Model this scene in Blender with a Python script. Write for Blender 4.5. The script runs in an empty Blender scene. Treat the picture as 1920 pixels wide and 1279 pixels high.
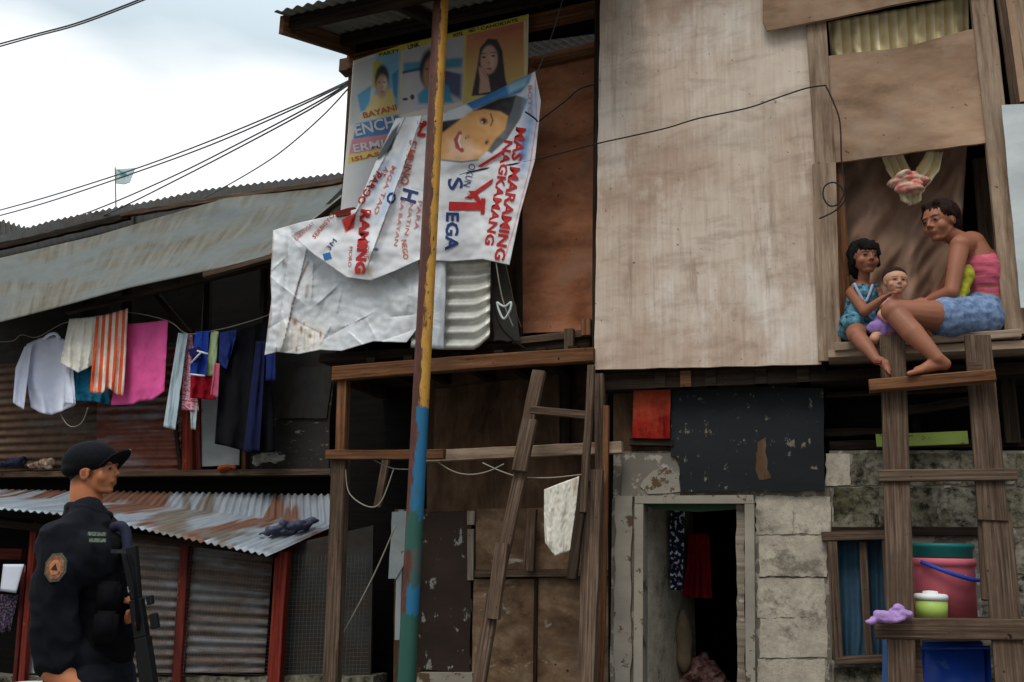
import bpy, bmesh, math, random
import numpy as np
from mathutils import Vector, Matrix, noise as mn
random.seed(7)
R = math.radians
sc = bpy.context.scene
col = sc.collection
# ------------------------------------------------------------------ camera
CAMP = Vector((0, 0, 1.3)); FPX = 1700.0
cam_d = bpy.data.cameras.new('camera'); cam = bpy.data.objects.new('camera', cam_d); col.objects.link(cam)
cam_d.sensor_width = 36; cam_d.lens = 36 * FPX / 1920; cam_d.clip_end = 2000; cam_d.clip_start = 0.05
CAMR = (Matrix.Rotation(R(90 + 13), 3, 'X') @ Matrix.Rotation(R(1.3), 3, 'Z'))
cam.matrix_world = Matrix.Translation(CAMP) @ CAMR.to_4x4()
sc.camera = cam
# ------------------------------------------------------------------ world, sun, exposure
SUN_EL, SUN_AZ = 58, 205          # azimuth the light comes from, degrees (0 = +y, clockwise)
w = bpy.data.worlds.new('World'); sc.world = w; w.use_nodes = True
nt = w.node_tree; nt.nodes.clear()
def wn(t, **k):
    n = nt.nodes.new(t)
    for a, b in k.items(): setattr(n, a, b)
    return n
sky = wn('ShaderNodeTexSky', sky_type='NISHITA', sun_disc=False)
sky.sun_elevation = R(SUN_EL); sky.sun_rotation = R(SUN_AZ); sky.air_density = 1.5; sky.dust_density = 3
tc = wn('ShaderNodeTexCoord'); sep = wn('ShaderNodeSeparateXYZ')
mp = wn('ShaderNodeMapping'); mp.inputs['Scale'].default_value = (1.0, 1.0, 2.6); mp.inputs['Location'].default_value = (1.36, .42, .30)
nz = wn('ShaderNodeTexNoise'); nz.inputs['Scale'].default_value = 1.7; nz.inputs['Detail'].default_value = 5; nz.inputs['Roughness'].default_value = .45
rp = wn('ShaderNodeValToRGB'); e = rp.color_ramp.elements
e[0].position = .40; e[0].color = (.47, .55, .60, 1); e[1].position = .60; e[1].color = (1, 1, 1, 1)
# overcast sky gets brighter towards the zenith
zr = wn('ShaderNodeMapRange', interpolation_type='SMOOTHSTEP'); zr.inputs['From Min'].default_value = .42; zr.inputs['From Max'].default_value = .95
zr.inputs['To Min'].default_value = 12.0; zr.inputs['To Max'].default_value = 36.0
# thicker grey layer in the sky above the roofs, white low down
zr2 = wn('ShaderNodeMapRange', interpolation_type='SMOOTHSTEP'); zr2.inputs['From Min'].default_value = .40; zr2.inputs['From Max'].default_value = .53
zr2.inputs['To Min'].default_value = .20; zr2.inputs['To Max'].default_value = -.24
add = wn('ShaderNodeMath', operation='ADD')
vm = wn('ShaderNodeVectorMath', operation='SCALE')
mx = wn('ShaderNodeMix', data_type='RGBA'); mx.inputs[0].default_value = .95
bg = wn('ShaderNodeBackground'); bg.inputs['Strength'].default_value = .1
out = wn('ShaderNodeOutputWorld'); L = nt.links.new
L(tc.outputs['Generated'], mp.inputs['Vector']); L(mp.outputs[0], nz.inputs['Vector'])
L(tc.outputs['Generated'], sep.inputs[0]); L(sep.outputs['Z'], zr.inputs['Value']); L(sep.outputs['Z'], zr2.inputs['Value'])
L(nz.outputs['Fac'], add.inputs[0]); L(zr2.outputs[0], add.inputs[1]); L(add.outputs[0], rp.inputs['Fac'])
# sky dimmed low down behind the camera, added to darken the lower fronts
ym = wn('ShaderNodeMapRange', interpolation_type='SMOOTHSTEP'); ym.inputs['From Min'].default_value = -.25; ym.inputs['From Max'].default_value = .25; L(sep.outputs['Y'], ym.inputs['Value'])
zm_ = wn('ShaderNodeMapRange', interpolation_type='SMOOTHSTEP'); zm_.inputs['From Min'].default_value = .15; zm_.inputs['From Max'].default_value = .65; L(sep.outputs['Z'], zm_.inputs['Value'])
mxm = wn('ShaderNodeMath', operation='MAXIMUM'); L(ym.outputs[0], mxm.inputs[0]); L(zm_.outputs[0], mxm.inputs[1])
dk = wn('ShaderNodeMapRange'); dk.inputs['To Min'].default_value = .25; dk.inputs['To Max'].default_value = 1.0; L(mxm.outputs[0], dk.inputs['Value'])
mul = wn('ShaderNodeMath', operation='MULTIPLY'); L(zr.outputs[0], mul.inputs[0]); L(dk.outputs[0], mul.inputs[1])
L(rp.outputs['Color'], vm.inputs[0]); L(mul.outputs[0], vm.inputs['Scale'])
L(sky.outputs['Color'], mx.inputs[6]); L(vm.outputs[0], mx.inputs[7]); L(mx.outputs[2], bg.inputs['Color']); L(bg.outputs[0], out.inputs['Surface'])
sl = bpy.data.lights.new('sun', 'SUN'); sl.energy = 1.5; sl.angle = R(22); sl.color = (1, .92, .82)
so = bpy.data.objects.new('sun', sl); col.objects.link(so)
az = R(SUN_AZ); el = R(SUN_EL)
so.rotation_euler = Vector((math.sin(az) * math.cos(el), math.cos(az) * math.cos(el), math.sin(el))).to_track_quat('Z', 'Y').to_euler()
sc.view_settings.view_transform = 'Standard'; sc.view_settings.look = 'None'; sc.view_settings.gamma = 1
sc.view_settings.exposure = 0.12
sc.cycles.max_bounces = 6; sc.cycles.use_denoising = True

# ------------------------------------------------------------------ placing helpers
AL = R(20)
E = Vector((math.cos(AL), -math.sin(AL), 0)); N = Vector((-math.sin(AL), -math.cos(AL), 0)); Z = Vector((0, 0, 1))
P0 = Vector((1.07, 4.95, 0))
def ray(px, py): return CAMR @ Vector(((px - 960) / FPX, (639.5 - py) / FPX, -1))
def at(px, py, off=0.0):
    """point of the facade plane moved `off` metres towards the street, seen in direction px,py"""
    d = ray(px, py); t = ((P0 - CAMP).dot(N) + off) / d.dot(N)
    return CAMP + d * t
def dp(px, py, y):
    d = ray(px, py); return CAMP + d * (y / d.y)
def mpp(p): return (p - CAMP).dot(CAMR @ Vector((0, 0, -1))) / FPX       # metres per photo pixel at p
def uz(px, py, off=0.0):
    p = at(px, py, off); return (p - P0).dot(E), p.z
def W(u, z, off): return P0 + E * u + N * off + Z * z

# ------------------------------------------------------------------ object helpers
def tag(o, label=None, cat=None, group=None, kind=None):
    if label: o['label'] = label
    if cat: o['category'] = cat
    if group: o['group'] = group
    if kind: o['kind'] = kind
    return o
def thing(name, label, cat, loc, group=None, kind=None):
    o = bpy.data.objects.new(name, None); col.objects.link(o); o.location = loc; o.empty_display_size = .1
    return tag(o, label, cat, group, kind)
def root_loc(o):
    v = Vector((0, 0, 0))
    while o: v = v + o.location; o = o.parent
    return v
def link(name, me, mat=None, parent=None, smooth=False):
    me.name = name
    if mat and not me.materials: me.materials.append(mat)
    o = bpy.data.objects.new(name, me); col.objects.link(o)
    b = root_loc(parent) if parent else Vector((0, 0, 0))
    if not parent:      # origin at the bottom middle of the mesh
        n = len(me.vertices); a = np.empty(n * 3); me.vertices.foreach_get('co', a); a = a.reshape(-1, 3)
        b = Vector((float((a[:, 0].min() + a[:, 0].max()) / 2), float((a[:, 1].min() + a[:, 1].max()) / 2), float(a[:, 2].min())))
        o.location = b
    me.transform(Matrix.Translation(-b))
    if parent: o.parent = parent
    if smooth:
        for p in me.polygons: p.use_smooth = True
    return o
def from_bm(name, bm, mat, parent=None, smooth=False):
    me = bpy.data.meshes.new(name); bmesh.ops.recalc_face_normals(bm, faces=bm.faces); bm.to_mesh(me); bm.free()
    return link(name, me, mat, parent, smooth)
def set_uv(bm, along, across, o=None):
    """planar-ish uv in metres: u along the grain, v across"""
    uvl = bm.loops.layers.uv.verify(); o = o or (random.uniform(0, 50), random.uniform(0, 50))
    third = along.cross(across)
    bm.normal_update()
    for f in bm.faces:
        nn = f.normal; a = abs(nn.dot(along)); b = abs(nn.dot(across))
        for l in f.loops:
            c = l.vert.co
            if a > .75: u, v = c.dot(across), c.dot(third)
            elif b > .75: u, v = c.dot(along), c.dot(third) + 3
            else: u, v = c.dot(along), c.dot(across)
            l[uvl].uv = (u + o[0], v + o[1])
def prism(name, pts, off, thick, mat, parent=None, grain=E, bevel=0.0):
    """outline pts in photo pixels on the plane `off`, with real thickness behind it"""
    bm = bmesh.new(); fr = []
    for p in pts:
        o = p[2] if len(p) > 2 else off
        fr.append(at(p[0], p[1], o))
    prism_into(bm, fr, thick)
    if bevel: bmesh.ops.bevel(bm, geom=list(bm.edges), offset=bevel, segments=1, affect='EDGES')
    g = grain.normalized(); ac = N.cross(g).normalized(); set_uv(bm, g, ac)
    return from_bm(name, bm, mat, parent)
def prism_into(bm, fr, thick, back=None):
    back = back if back is not None else -N
    a = [bm.verts.new(p) for p in fr]; b = [bm.verts.new(p + back * thick) for p in fr]
    n = len(a); bm.faces.new(a); bm.faces.new(b[::-1])
    for i in range(n):
        j = (i + 1) % n; bm.faces.new((a[i], b[i], b[j], a[j]))
def rough_outline(pts, step=25, amp=1.0, seed=0):
    rnd = random.Random(seed); out_ = []
    n = len(pts)
    for i in range(n):
        a = pts[i]; b = pts[(i + 1) % n]; d = math.hypot(b[0] - a[0], b[1] - a[1]); k = max(1, int(d / step))
        for j in range(k):
            t = j / k
            q = [a[m] + (b[m] - a[m]) * t for m in range(len(a))]
            if j: q[0] += rnd.uniform(-amp, amp); q[1] += rnd.uniform(-amp, amp)
            out_.append(tuple(q))
    return out_
def board3(name, A, B, w0, w1, t, mat, parent=None, rough=.03, seed=None, wdir=None):
    """plank from A to B, width w0 at A, w1 at B, thickness t away from the street; slightly uneven"""
    rnd = random.Random(seed if seed is not None else hash((round(A.x, 3), round(B.z, 3))) & 0xffff)
    ax = (B - A); Ln = ax.length; ax.normalize()
    wd = wdir or ax.cross(N).normalized()
    td = ax.cross(wd).normalized()
    if td.dot(N) > 0: td = -td
    k = max(2, int(Ln / .09)); bm = bmesh.new(); rings = []
    bow = rnd.uniform(-1, 1) * .004 * Ln; ch = .08
    for i in range(k + 1):
        s = i / k; c = A + ax * (Ln * s) + wd * (bow * math.sin(math.pi * s)); ww = w0 + (w1 - w0) * s
        j = lambda q: rnd.uniform(-1, 1) * q
        hw = ww / 2; c0 = min(ww, t) * ch
        l = hw * (1 + j(rough)); r = hw * (1 + j(rough))
        pts = [(-l + c0, 0), (r - c0, 0), (r, c0), (r, t - c0), (r - c0, t), (-l + c0, t), (-l, t - c0), (-l, c0)]
        rings.append([bm.verts.new(c + wd * x + td * (y + j(rough * .06 * ww) )) for x, y in pts])
    for a, b in zip(rings, rings[1:]):
        for i in range(8): bm.faces.new((a[i], a[(i + 1) % 8], b[(i + 1) % 8], b[i]))
    bm.faces.new(rings[0]); bm.faces.new(rings[-1][::-1])
    set_uv(bm, ax, wd)
    return from_bm(name, bm, mat, parent)
def board(name, p, q, w, t, mat, parent=None, off=0.0, off2=None, w2=None, **k):
    """plank between photo pixels p and q (centre line), w = width in photo pixels"""
    A = at(p[0], p[1], off); B = at(q[0], q[1], off if off2 is None else off2)
    return board3(name, A, B, w * mpp(A), (w2 or w) * mpp(B), t, mat, parent, **k)
def box_uz(name, u0, u1, z0, z1, o0, o1, mat, parent=None):
    bm = bmesh.new()
    prism_into(bm, [W(u0, z0, o1), W(u1, z0, o1), W(u1, z1, o1), W(u0, z1, o1)], o1 - o0)
    set_uv(bm, E, Z); return from_bm(name, bm, mat, parent)
def grid(name, S, nx, ny, mat, parent=None, thick=0.0, smooth=True, uvs=(1, 1), colf=None, keep=None):
    """surface S(s,t) -> point; colf(s,t) -> rgb painted per point; keep(s,t) False cuts a hole"""
    V = [[S(i / nx, j / ny) for i in range(nx + 1)] for j in range(ny + 1)]
    bm = bmesh.new(); uvl = bm.loops.layers.uv.verify()
    cl = bm.verts.layers.float_color.new('Col') if colf else None
    vs = [[bm.verts.new(p) for p in row] for row in V]
    st = {}
    for j in range(ny + 1):
        for i in range(nx + 1): st[vs[j][i]] = (i / nx, j / ny)
    ou, ov = random.uniform(0, 30), random.uniform(0, 30)
    for j in range(ny):
        for i in range(nx):
            if keep and not keep((i + .5) / nx, (j + .5) / ny): continue
            f = bm.faces.new((vs[j][i], vs[j + 1][i], vs[j + 1][i + 1], vs[j][i + 1]))
            for l in f.loops:
                s, t = st[l.vert]; l[uvl].uv = (s * uvs[0] + ou, t * uvs[1] + ov)
    if colf:
        for v, (s, t) in st.items():
            c = colf(s, t); v[cl] = (c[0], c[1], c[2], 1)
    loose = [v for v in bm.verts if not v.link_faces]
    bmesh.ops.delete(bm, geom=loose, context='VERTS')
    me = bpy.data.meshes.new(name); 
    if thick:
        bm.normal_update(); ext = bmesh.ops.solidify(bm, geom=list(bm.faces), thickness=thick)
    bm.to_mesh(me); bm.free()
    return link(name, me, mat, parent, smooth)
def plerp(poly, s):
    """point at share s along a polyline of tuples"""
    if len(poly) == 1: return poly[0]
    d = [math.hypot(b[0] - a[0], b[1] - a[1]) for a, b in zip(poly, poly[1:])]; T = sum(d) or 1; x = s * T
    for a, b, q in zip(poly, poly[1:], d):
        if x <= q or b is poly[-1]:
            t = min(1, x / q) if q else 0
            return tuple(a[m] + (b[m] - a[m]) * t for m in range(len(a)))
        x -= q
def coons(T, B, Lf=None, Rt=None):
    Lf = Lf or [T[0], B[0]]; Rt = Rt or [T[-1], B[-1]]; n = len(T[0])
    c00, c10, c01, c11 = T[0], T[-1], B[0], B[-1]
    def f(s, t):
        a = plerp(T, s); b = plerp(B, s); c = plerp(Lf, t); d = plerp(Rt, t)
        return tuple((1 - t) * a[m] + t * b[m] + (1 - s) * c[m] + s * d[m]
                     - ((1 - s) * (1 - t) * c00[m] + s * (1 - t) * c10[m] + (1 - s) * t * c01[m] + s * t * c11[m]) for m in range(n))
    return f
def nz3(x, y=0, z=0): return mn.noise(Vector((x, y, z)))
def sheet(name, cf, nx, ny, mat, parent=None, off=0.0, disp=None, **k):
    def S(s, t):
        q = cf(s, t); o = (q[2] if len(q) > 2 else off)
        if disp: o += disp(s, t)
        return at(q[0], q[1], o)
    a, b, c = S(0, 0), S(1, 0), S(0, 1)
    k.setdefault('uvs', ((b - a).length, (c - a).length))
    return grid(name, S, nx, ny, mat, parent, **k)
def corrugated(name, cf, mat, parent=None, off=0.0, pitch=.076, amp=.009, across='t', off_extra=None, thick=.0015, n_long=6, zwave=False, **k):
    """corrugated sheet; the waves run across direction 's' or 't'"""
    def S0(s, t):
        q = cf(s, t); o = (q[2] if len(q) > 2 else off); return at(q[0], q[1], o)
    ls = (S0(1, .5) - S0(0, .5)).length; lt = (S0(.5, 1) - S0(.5, 0)).length
    Lw = lt if across == 't' else ls; n = Lw / pitch; nn = max(8, int(n * 8))
    ph = random.random() * 6
    def disp(s, t):
        x = t if across == 't' else s
        d = amp * math.sin(2 * math.pi * n * x + ph)
        if off_extra: d += off_extra(s, t)
        return d
    if zwave:      # sloping sheet: the waves stand up from the slope
        def S(s, t):
            return S0(s, t) + N * (off_extra(s, t) if off_extra else 0) + Z * (amp * math.sin(2 * math.pi * n * s + ph))
        o = grid(name, S, nn, n_long, mat, parent, thick=thick, uvs=(ls, lt), **k)
        for l in o.data.uv_layers[0].data: l.uv = (l.uv[1], l.uv[0])
        return o
    a = dict(nx=n_long, ny=nn) if across == 't' else dict(nx=nn, ny=n_long)
    # u runs along the ridges
    o = sheet(name, cf, mat=mat, parent=parent, off=off, disp=disp, thick=thick, uvs=(ls, lt), **a, **k)
    if across == 's':
        for l in o.data.uv_layers[0].data: l.uv = (l.uv[1], l.uv[0])
    return o
def tube(name, pts, r, mat, parent=None, seg=6, smooth=True, r2=None, closed_ends=True):
    bm = bmesh.new(); tube_into(bm, pts, r, seg, r2); return from_bm(name, bm, mat, parent, smooth)
def tube_into(bm, pts, r, seg=6, r2=None):
    n = len(pts); rings = []; up = Vector((.3, .2, .93)).normalized()
    for i, p in enumerate(pts):
        d = (pts[min(i + 1, n - 1)] - pts[max(i - 1, 0)]).normalized()
        x = d.cross(up).normalized(); y = d.cross(x).normalized()
        rr = r if r2 is None else r + (r2 - r) * i / (n - 1)
        rings.append([bm.verts.new(p + x * rr * math.cos(a) + y * rr * math.sin(a)) for a in [2 * math.pi * k / seg for k in range(seg)]])
    for a, b in zip(rings, rings[1:]):
        for k in range(seg): bm.faces.new((a[k], a[(k + 1) % seg], b[(k + 1) % seg], b[k]))
    bm.faces.new(rings[0][::-1]); bm.faces.new(rings[-1])
def smoothline(pts, k=6):
    """Catmull-Rom through 3D points"""
    out_ = []
    P = [pts[0]] + list(pts) + [pts[-1]]
    for i in range(1, len(P) - 2):
        for j in range(k):
            t = j / k; a, b, c, d = P[i - 1], P[i], P[i + 1], P[i + 2]
            out_.append(.5 * ((2 * b) + (c - a) * t + (2 * a - 5 * b + 4 * c - d) * t * t + (3 * b - a - 3 * c + d) * t ** 3))
    out_.append(pts[-1]); return out_
def cable(name, pts, rpx, mat, parent=None, off=0.0, k=6):
    q = [at(p[0], p[1], p[2] if len(p) > 2 else off) for p in pts]
    return tube(name, smoothline(q, k), rpx, mat, parent, seg=5)

# ------------------------------------------------------------------ materials
def C(r, g, b):
    f = lambda v: (v / 255 / 12.92) if v <= 10 else ((v / 255 + .055) / 1.055) ** 2.4
    return (f(r), f(g), f(b))
class MB:
    def __init__(s, name, rough=.85, metal=0.0, spec=.12):
        s.m = bpy.data.materials.new(name); s.m.use_nodes = True; s.t = s.m.node_tree
        s.b = s.t.nodes['Principled BSDF']; s.b.inputs['Roughness'].default_value = rough; s.b.inputs['Metallic'].default_value = metal
        s.b.inputs['Specular IOR Level'].default_value = spec
        s.tc = s.t.nodes.new('ShaderNodeTexCoord'); s.h = None
    def n(s, t, **k):
        x = s.t.nodes.new(t)
        for a, b in k.items(): setattr(x, a, b)
        return x
    def l(s, a, b): s.t.links.new(a, b)
    def noise(s, scale=(1, 1, 1), detail=4, rough=.6, src='UV', dist=0, loc=(0, 0, 0), rot=0):
        m = s.n('ShaderNodeMapping'); m.inputs['Scale'].default_value = scale; m.inputs['Location'].default_value = loc
        m.inputs['Rotation'].default_value = (0, 0, rot)
        s.l(s.tc.outputs[src], m.inputs['Vector'])
        x = s.n('ShaderNodeTexNoise'); x.inputs['Scale'].default_value = 1; x.inputs['Detail'].default_value = detail
        x.inputs['Roughness'].default_value = rough; x.inputs['Distortion'].default_value = dist
        s.l(m.outputs[0], x.inputs['Vector']); return x.outputs['Fac']
    def ramp(s, f, a, b, lo=(0, 0, 0), hi=(1, 1, 1), mid=None):
        r = s.n('ShaderNodeValToRGB'); e = r.color_ramp.elements
        e[0].position = a; e[1].position = b; e[0].color = (*lo, 1); e[1].color = (*hi, 1)
        if mid: x = e.new(mid[0]); x.color = (*mid[1], 1)
        s.l(f, r.inputs['Fac']); return r.outputs['Color']
    def mix(s, f, a, b, mode='MIX'):
        x = s.n('ShaderNodeMix', data_type='RGBA', blend_type=mode)
        for i, v in ((0, f), (6, a), (7, b)):
            if isinstance(v, (int, float)): x.inputs[i].default_value = v
            elif isinstance(v, tuple): x.inputs[i].default_value = (*v, 1)
            else: s.l(v, x.inputs[i])
        return x.outputs[2]
    def bump(s, f, dist=.002, strength=.6):
        x = s.n('ShaderNodeBump'); x.inputs['Distance'].default_value = dist; x.inputs['Strength'].default_value = strength
        s.l(f, x.inputs['Height'])
        if s.h: s.l(s.h, x.inputs['Normal'])
        s.h = x.outputs[0]; s.l(s.h, s.b.inputs['Normal']); return s
    def out(s, c):
        if isinstance(c, tuple): s.b.inputs['Base Color'].default_value = (*c, 1)
        else: s.l(c, s.b.inputs['Base Color'])
        return s.m
def wood(name, dark, mid, light, fine=.45, stain=None, stain_amt=.5, spots=True, gs=(1.6, 38), rough=.88, bump=.0015, white=None, white_at=.58):
    b = MB(name, rough)
    g1 = b.noise((gs[0], gs[1], 1), 6, .65, dist=.4); g2 = b.noise((.9, 2.2, 1), 4, .6, dist=.8); g3 = b.noise((gs[0] * 6, gs[1] * 4, 1), 3, .7)
    c = b.ramp(g1, .32, .68, tuple(v * .8 for v in dark), light, (.5, mid))
    big = b.ramp(g2, .3, .72, (.55, .53, .51), (1.22, 1.2, 1.18)); c = b.mix(.9, c, big, 'MULTIPLY')
    c = b.mix(fine, c, b.ramp(g3, .35, .65, (.55, .55, .55), (1.2, 1.2, 1.2)), 'MULTIPLY')
    if stain: c = b.mix(b.ramp(b.noise((2.2, 1.3, 1), 5, .65, loc=(7, 3, 0)), .55 - .1 * stain_amt, .75), c, stain)
    if white: c = b.mix(b.ramp(b.noise((3.5, 6, 1), 7, .72, loc=(2, 9, 0), dist=.3), white_at, white_at + .07), c, white)
    if spots: c = b.mix(b.ramp(b.noise((26, 26, 1), 2, .5, loc=(4, 4, 0)), .70, .76), c, tuple(v * .35 for v in dark))
    b.bump(g1, bump); return b.out(c)
def rusty(name, zinc, rust1, rust2, amount=.5, streak=(1.2, 5), rough=.62, metal=.25, paint=None):
    b = MB(name, rough, metal, .4)
    n1 = b.noise((streak[0], streak[1], 1), 6, .65, dist=.5); n2 = b.noise((9, 14, 1), 5, .7); n3 = b.noise((2.5, 2.5, 1), 4, .6, loc=(5, 1, 0))
    z = b.mix(1, zinc if not isinstance(zinc, tuple) else b.ramp(n3, .3, .7, tuple(v * .6 for v in zinc), tuple(v * 1.15 for v in zinc)), b.ramp(n2, .3, .7, (.72, .72, .72), (1.12, 1.12, 1.12)), 'MULTIPLY')
    r = b.ramp(n2, .3, .7, rust1, rust2)
    t = .62 - .24 * amount
    c = b.mix(b.ramp(n1, t - .05, t + .07), z, r)
    if paint: c = b.mix(b.ramp(b.noise((1.5, 9, 1), 5, .7, loc=(8, 2, 0)), .50, .56), c, paint)
    b.bump(n2, .001, .5); return b.out(c)
def fabric(name, colr, var=.25, rough=.95, src='UV', pattern=None, weave=260):
    b = MB(name, rough, 0, .15)
    n1 = b.noise((3, 3, 3), 4, .6, src); n2 = b.noise((weave, weave, weave), 1, .5, src)
    c = b.mix(1, colr if not pattern else pattern(b), b.ramp(n1, .3, .7, (1 - var,) * 3, (1.08,) * 3), 'MULTIPLY')
    b.bump(n2, .0006, .5); b.b.inputs['Sheen Weight'].default_value = 0
    return b.out(c)
def painted(name, colr, chips=None, amt=.5, sc_=(5, 5), rough=.55, dirt=.35, bump=.001, src='UV'):
    b = MB(name, rough, 0, .18)
    n1 = b.noise((1.4, 3, 1.4), 5, .65, src); n2 = b.noise((sc_[0], sc_[1], sc_[0]), 7, .7, src, loc=(3, 8, 0))
    c = b.mix(1, colr, b.ramp(n1, .3, .7, (1 - dirt,) * 3, (1.1,) * 3), 'MULTIPLY')
    if chips: c = b.mix(b.ramp(n2, .66 - .18 * amt, .69 - .18 * amt), c, chips)
    b.bump(n2, bump, .5); return b.out(c)
def vcol(name, rough=.6, mult=.2, sheen=0, sub=0, spec=.3, src='UV'):
    b = MB(name, rough, 0, spec); a = b.n('ShaderNodeVertexColor', layer_name='Col')
    n = b.noise((5, 5, 5), 4, .6, src); c = b.mix(1, a.outputs['Color'], b.ramp(n, .3, .7, (1 - mult,) * 3, (1.05,) * 3), 'MULTIPLY')
    b.bump(b.noise((60, 60, 60), 2, .5, src), .0006, .3)
    if sub:
        b.b.inputs['Subsurface Weight'].default_value = sub; b.b.inputs['Subsurface Radius'].default_value = (.01, .004, .002); b.b.inputs['Subsurface Scale'].default_value = 1
    return b.out(c)

M = {}
def ply_mat():
    b = MB('weathered_pale_plywood', .9)
    g = b.noise((55, 2.2, 1), 5, .6, dist=.3); big = b.noise((1.6, 1.2, 1), 5, .6, loc=(2, 5, 0)); mid = b.noise((3.5, 9, 1), 6, .68, loc=(9, 1, 0), dist=.5); sp = b.noise((30, 22, 1), 3, .6, loc=(4, 4, 0)); m2 = b.noise((.9, 3.2, 1), 5, .62, loc=(1, 8, 0))
    c = b.ramp(big, .36, .62, C(176, 152, 134), C(202, 187, 172)); c = b.mix(b.ramp(b.noise((2.6, 1.1, 1), 6, .7, loc=(5, 2, 0)), .52, .66), c, C(208, 196, 184)); c = b.mix(.55, c, b.ramp(g, .32, .66, (.78, .76, .74), (1.1, 1.1, 1.1)), 'MULTIPLY')
    c = b.mix(.55, c, b.ramp(mid, .32, .52, (.62, .58, .55), (1.06, 1.06, 1.06)), 'MULTIPLY')
    c = b.mix(b.ramp(m2, .60, .74), c, C(142, 118, 102)); c = b.mix(b.ramp(b.noise((9, .8, 1), 6, .7, loc=(7, 2, 0)), .58, .72), c, C(150, 130, 114)); c = b.mix(b.ramp(sp, .67, .75), c, C(96, 78, 66))
    return b.bump(g, .0008).out(c)
M['ply'] = ply_mat()
def awning():
    b = MB('patched_awning_zinc', .6, .2, .4)
    pa = b.noise((.5, 1.15, 1), 3, .6, loc=(1, 4, 0), dist=.8); st = b.noise((1.2, 14, 1), 5, .65, dist=.3); n2 = b.noise((9, 14, 1), 5, .7)
    z = b.ramp(st, .3, .7, C(112, 118, 126), C(156, 164, 172)); r = b.ramp(st, .3, .7, C(82, 54, 42), C(126, 88, 70)); g = b.ramp(st, .3, .7, C(84, 76, 68), C(120, 112, 102))
    c = b.mix(b.ramp(pa, .46, .50), z, r); c = b.mix(b.ramp(b.noise((.4, .9, 1), 3, .6, loc=(6, 2, 0), dist=.8), .55, .58), c, g)
    c = b.mix(.6, c, b.ramp(n2, .3, .7, (.75,) * 3, (1.1,) * 3), 'MULTIPLY'); c = b.mix(b.ramp(st, .62, .70), c, C(110, 64, 48))
    return b.bump(n2, .001).out(c)
M['awning'] = awning()
M['ply_tan'] = wood('tan_plywood', C(142, 114, 92), C(164, 134, 110), C(178, 150, 126), fine=.2, gs=(1.6, 5), stain=C(160, 140, 122), stain_amt=.4, bump=.0006)
M['ply_orange'] = wood('orange_brown_plywood', C(142, 88, 60), C(166, 108, 78), C(182, 128, 98), fine=.25, gs=(2.4, 5), stain=C(140, 116, 100), stain_amt=.8, bump=.0006)
M['ply_dark'] = wood('dark_brown_plywood', C(62, 46, 34), C(88, 67, 50), C(110, 87, 67), fine=.3, gs=(7, 1.6), stain=C(62, 46, 34), bump=.001)
M['ply_grey'] = wood('scuffed_brown_panels', C(92, 70, 52), C(126, 101, 78), C(154, 132, 110), fine=.4, gs=(3.4, 6), stain=C(72, 56, 44), white=C(160, 150, 136), white_at=.60)
M['timber'] = wood('weathered_timber', C(58, 46, 38), C(92, 75, 62), C(122, 104, 90), fine=.35, gs=(2.6, 95), stain=C(70, 54, 43), stain_amt=.9, rough=.95, bump=.003)
M['timber_pale'] = wood('pale_timber', C(122, 100, 82), C(154, 132, 112), C(178, 156, 136), fine=.3, gs=(2.4, 30), stain=C(130, 112, 95), bump=.002)
M['timber_warm'] = wood('warm_timber', C(72, 46, 30), C(108, 72, 48), C(136, 98, 70), fine=.5, gs=(2, 48), stain=C(92, 64, 44), bump=.002)
M['timber_dark'] = wood('dark_timber', C(24, 19, 15), C(42, 33, 26), C(60, 48, 38), fine=.5, gs=(2, 48), bump=.002)
M['void'] = wood('shade_black_interior_boards', C(10, 8, 7), C(16, 13, 11), C(24, 19, 16), fine=.3, spots=False)  # near-black base colour puts the shade of rooms and gaps into the boards
M['red_timber'] = wood('chipped_red_painted_timber', C(80, 30, 24), C(118, 44, 34), C(138, 62, 48), fine=.45, gs=(2, 40), white=C(165, 140, 110), white_at=.66)
M['red_dark'] = wood('dull_red_timber', C(60, 24, 20), C(88, 36, 30), C(106, 50, 42), fine=.4, gs=(2, 40), white=C(150, 130, 105), white_at=.64)
M['zinc'] = rusty('rusty_corrugated_zinc', C(158, 162, 166), C(98, 52, 34), C(140, 84, 58), .58, (1.0, 7))
M['zinc_roof'] = rusty('patched_roof_zinc', C(170, 178, 186), C(106, 56, 40), C(150, 96, 72), .55, (.9, 4))
M['zinc_brown'] = rusty('brown_corrugated_zinc', C(96, 84, 72), C(66, 46, 34), C(104, 76, 56), .85, (1.0, 5))
M['zinc_red'] = rusty('reddish_corrugated_zinc', C(128, 130, 132), C(92, 44, 32), C(124, 70, 52), .78, (.7, 6))
M['zinc_wall'] = rusty('grey_brown_corrugated_zinc', C(118, 118, 120), C(72, 58, 50), C(102, 86, 76), .66, (1.4, 9))
M['zinc_new'] = rusty('pale_painted_corrugated_zinc', C(216, 214, 204), C(160, 150, 130), C(190, 180, 160), .05, rough=.4, metal=.2)
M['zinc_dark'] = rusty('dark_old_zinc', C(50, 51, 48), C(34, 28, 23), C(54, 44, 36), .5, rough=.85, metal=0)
M['zinc_under'] = rusty('underside_zinc', C(120, 118, 108), C(86, 70, 55), C(110, 95, 80), .3, rough=.8, metal=0)
M['bark_white'] = painted('white_grey_sheet', C(200, 206, 206), C(150, 150, 145), .1)
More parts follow.
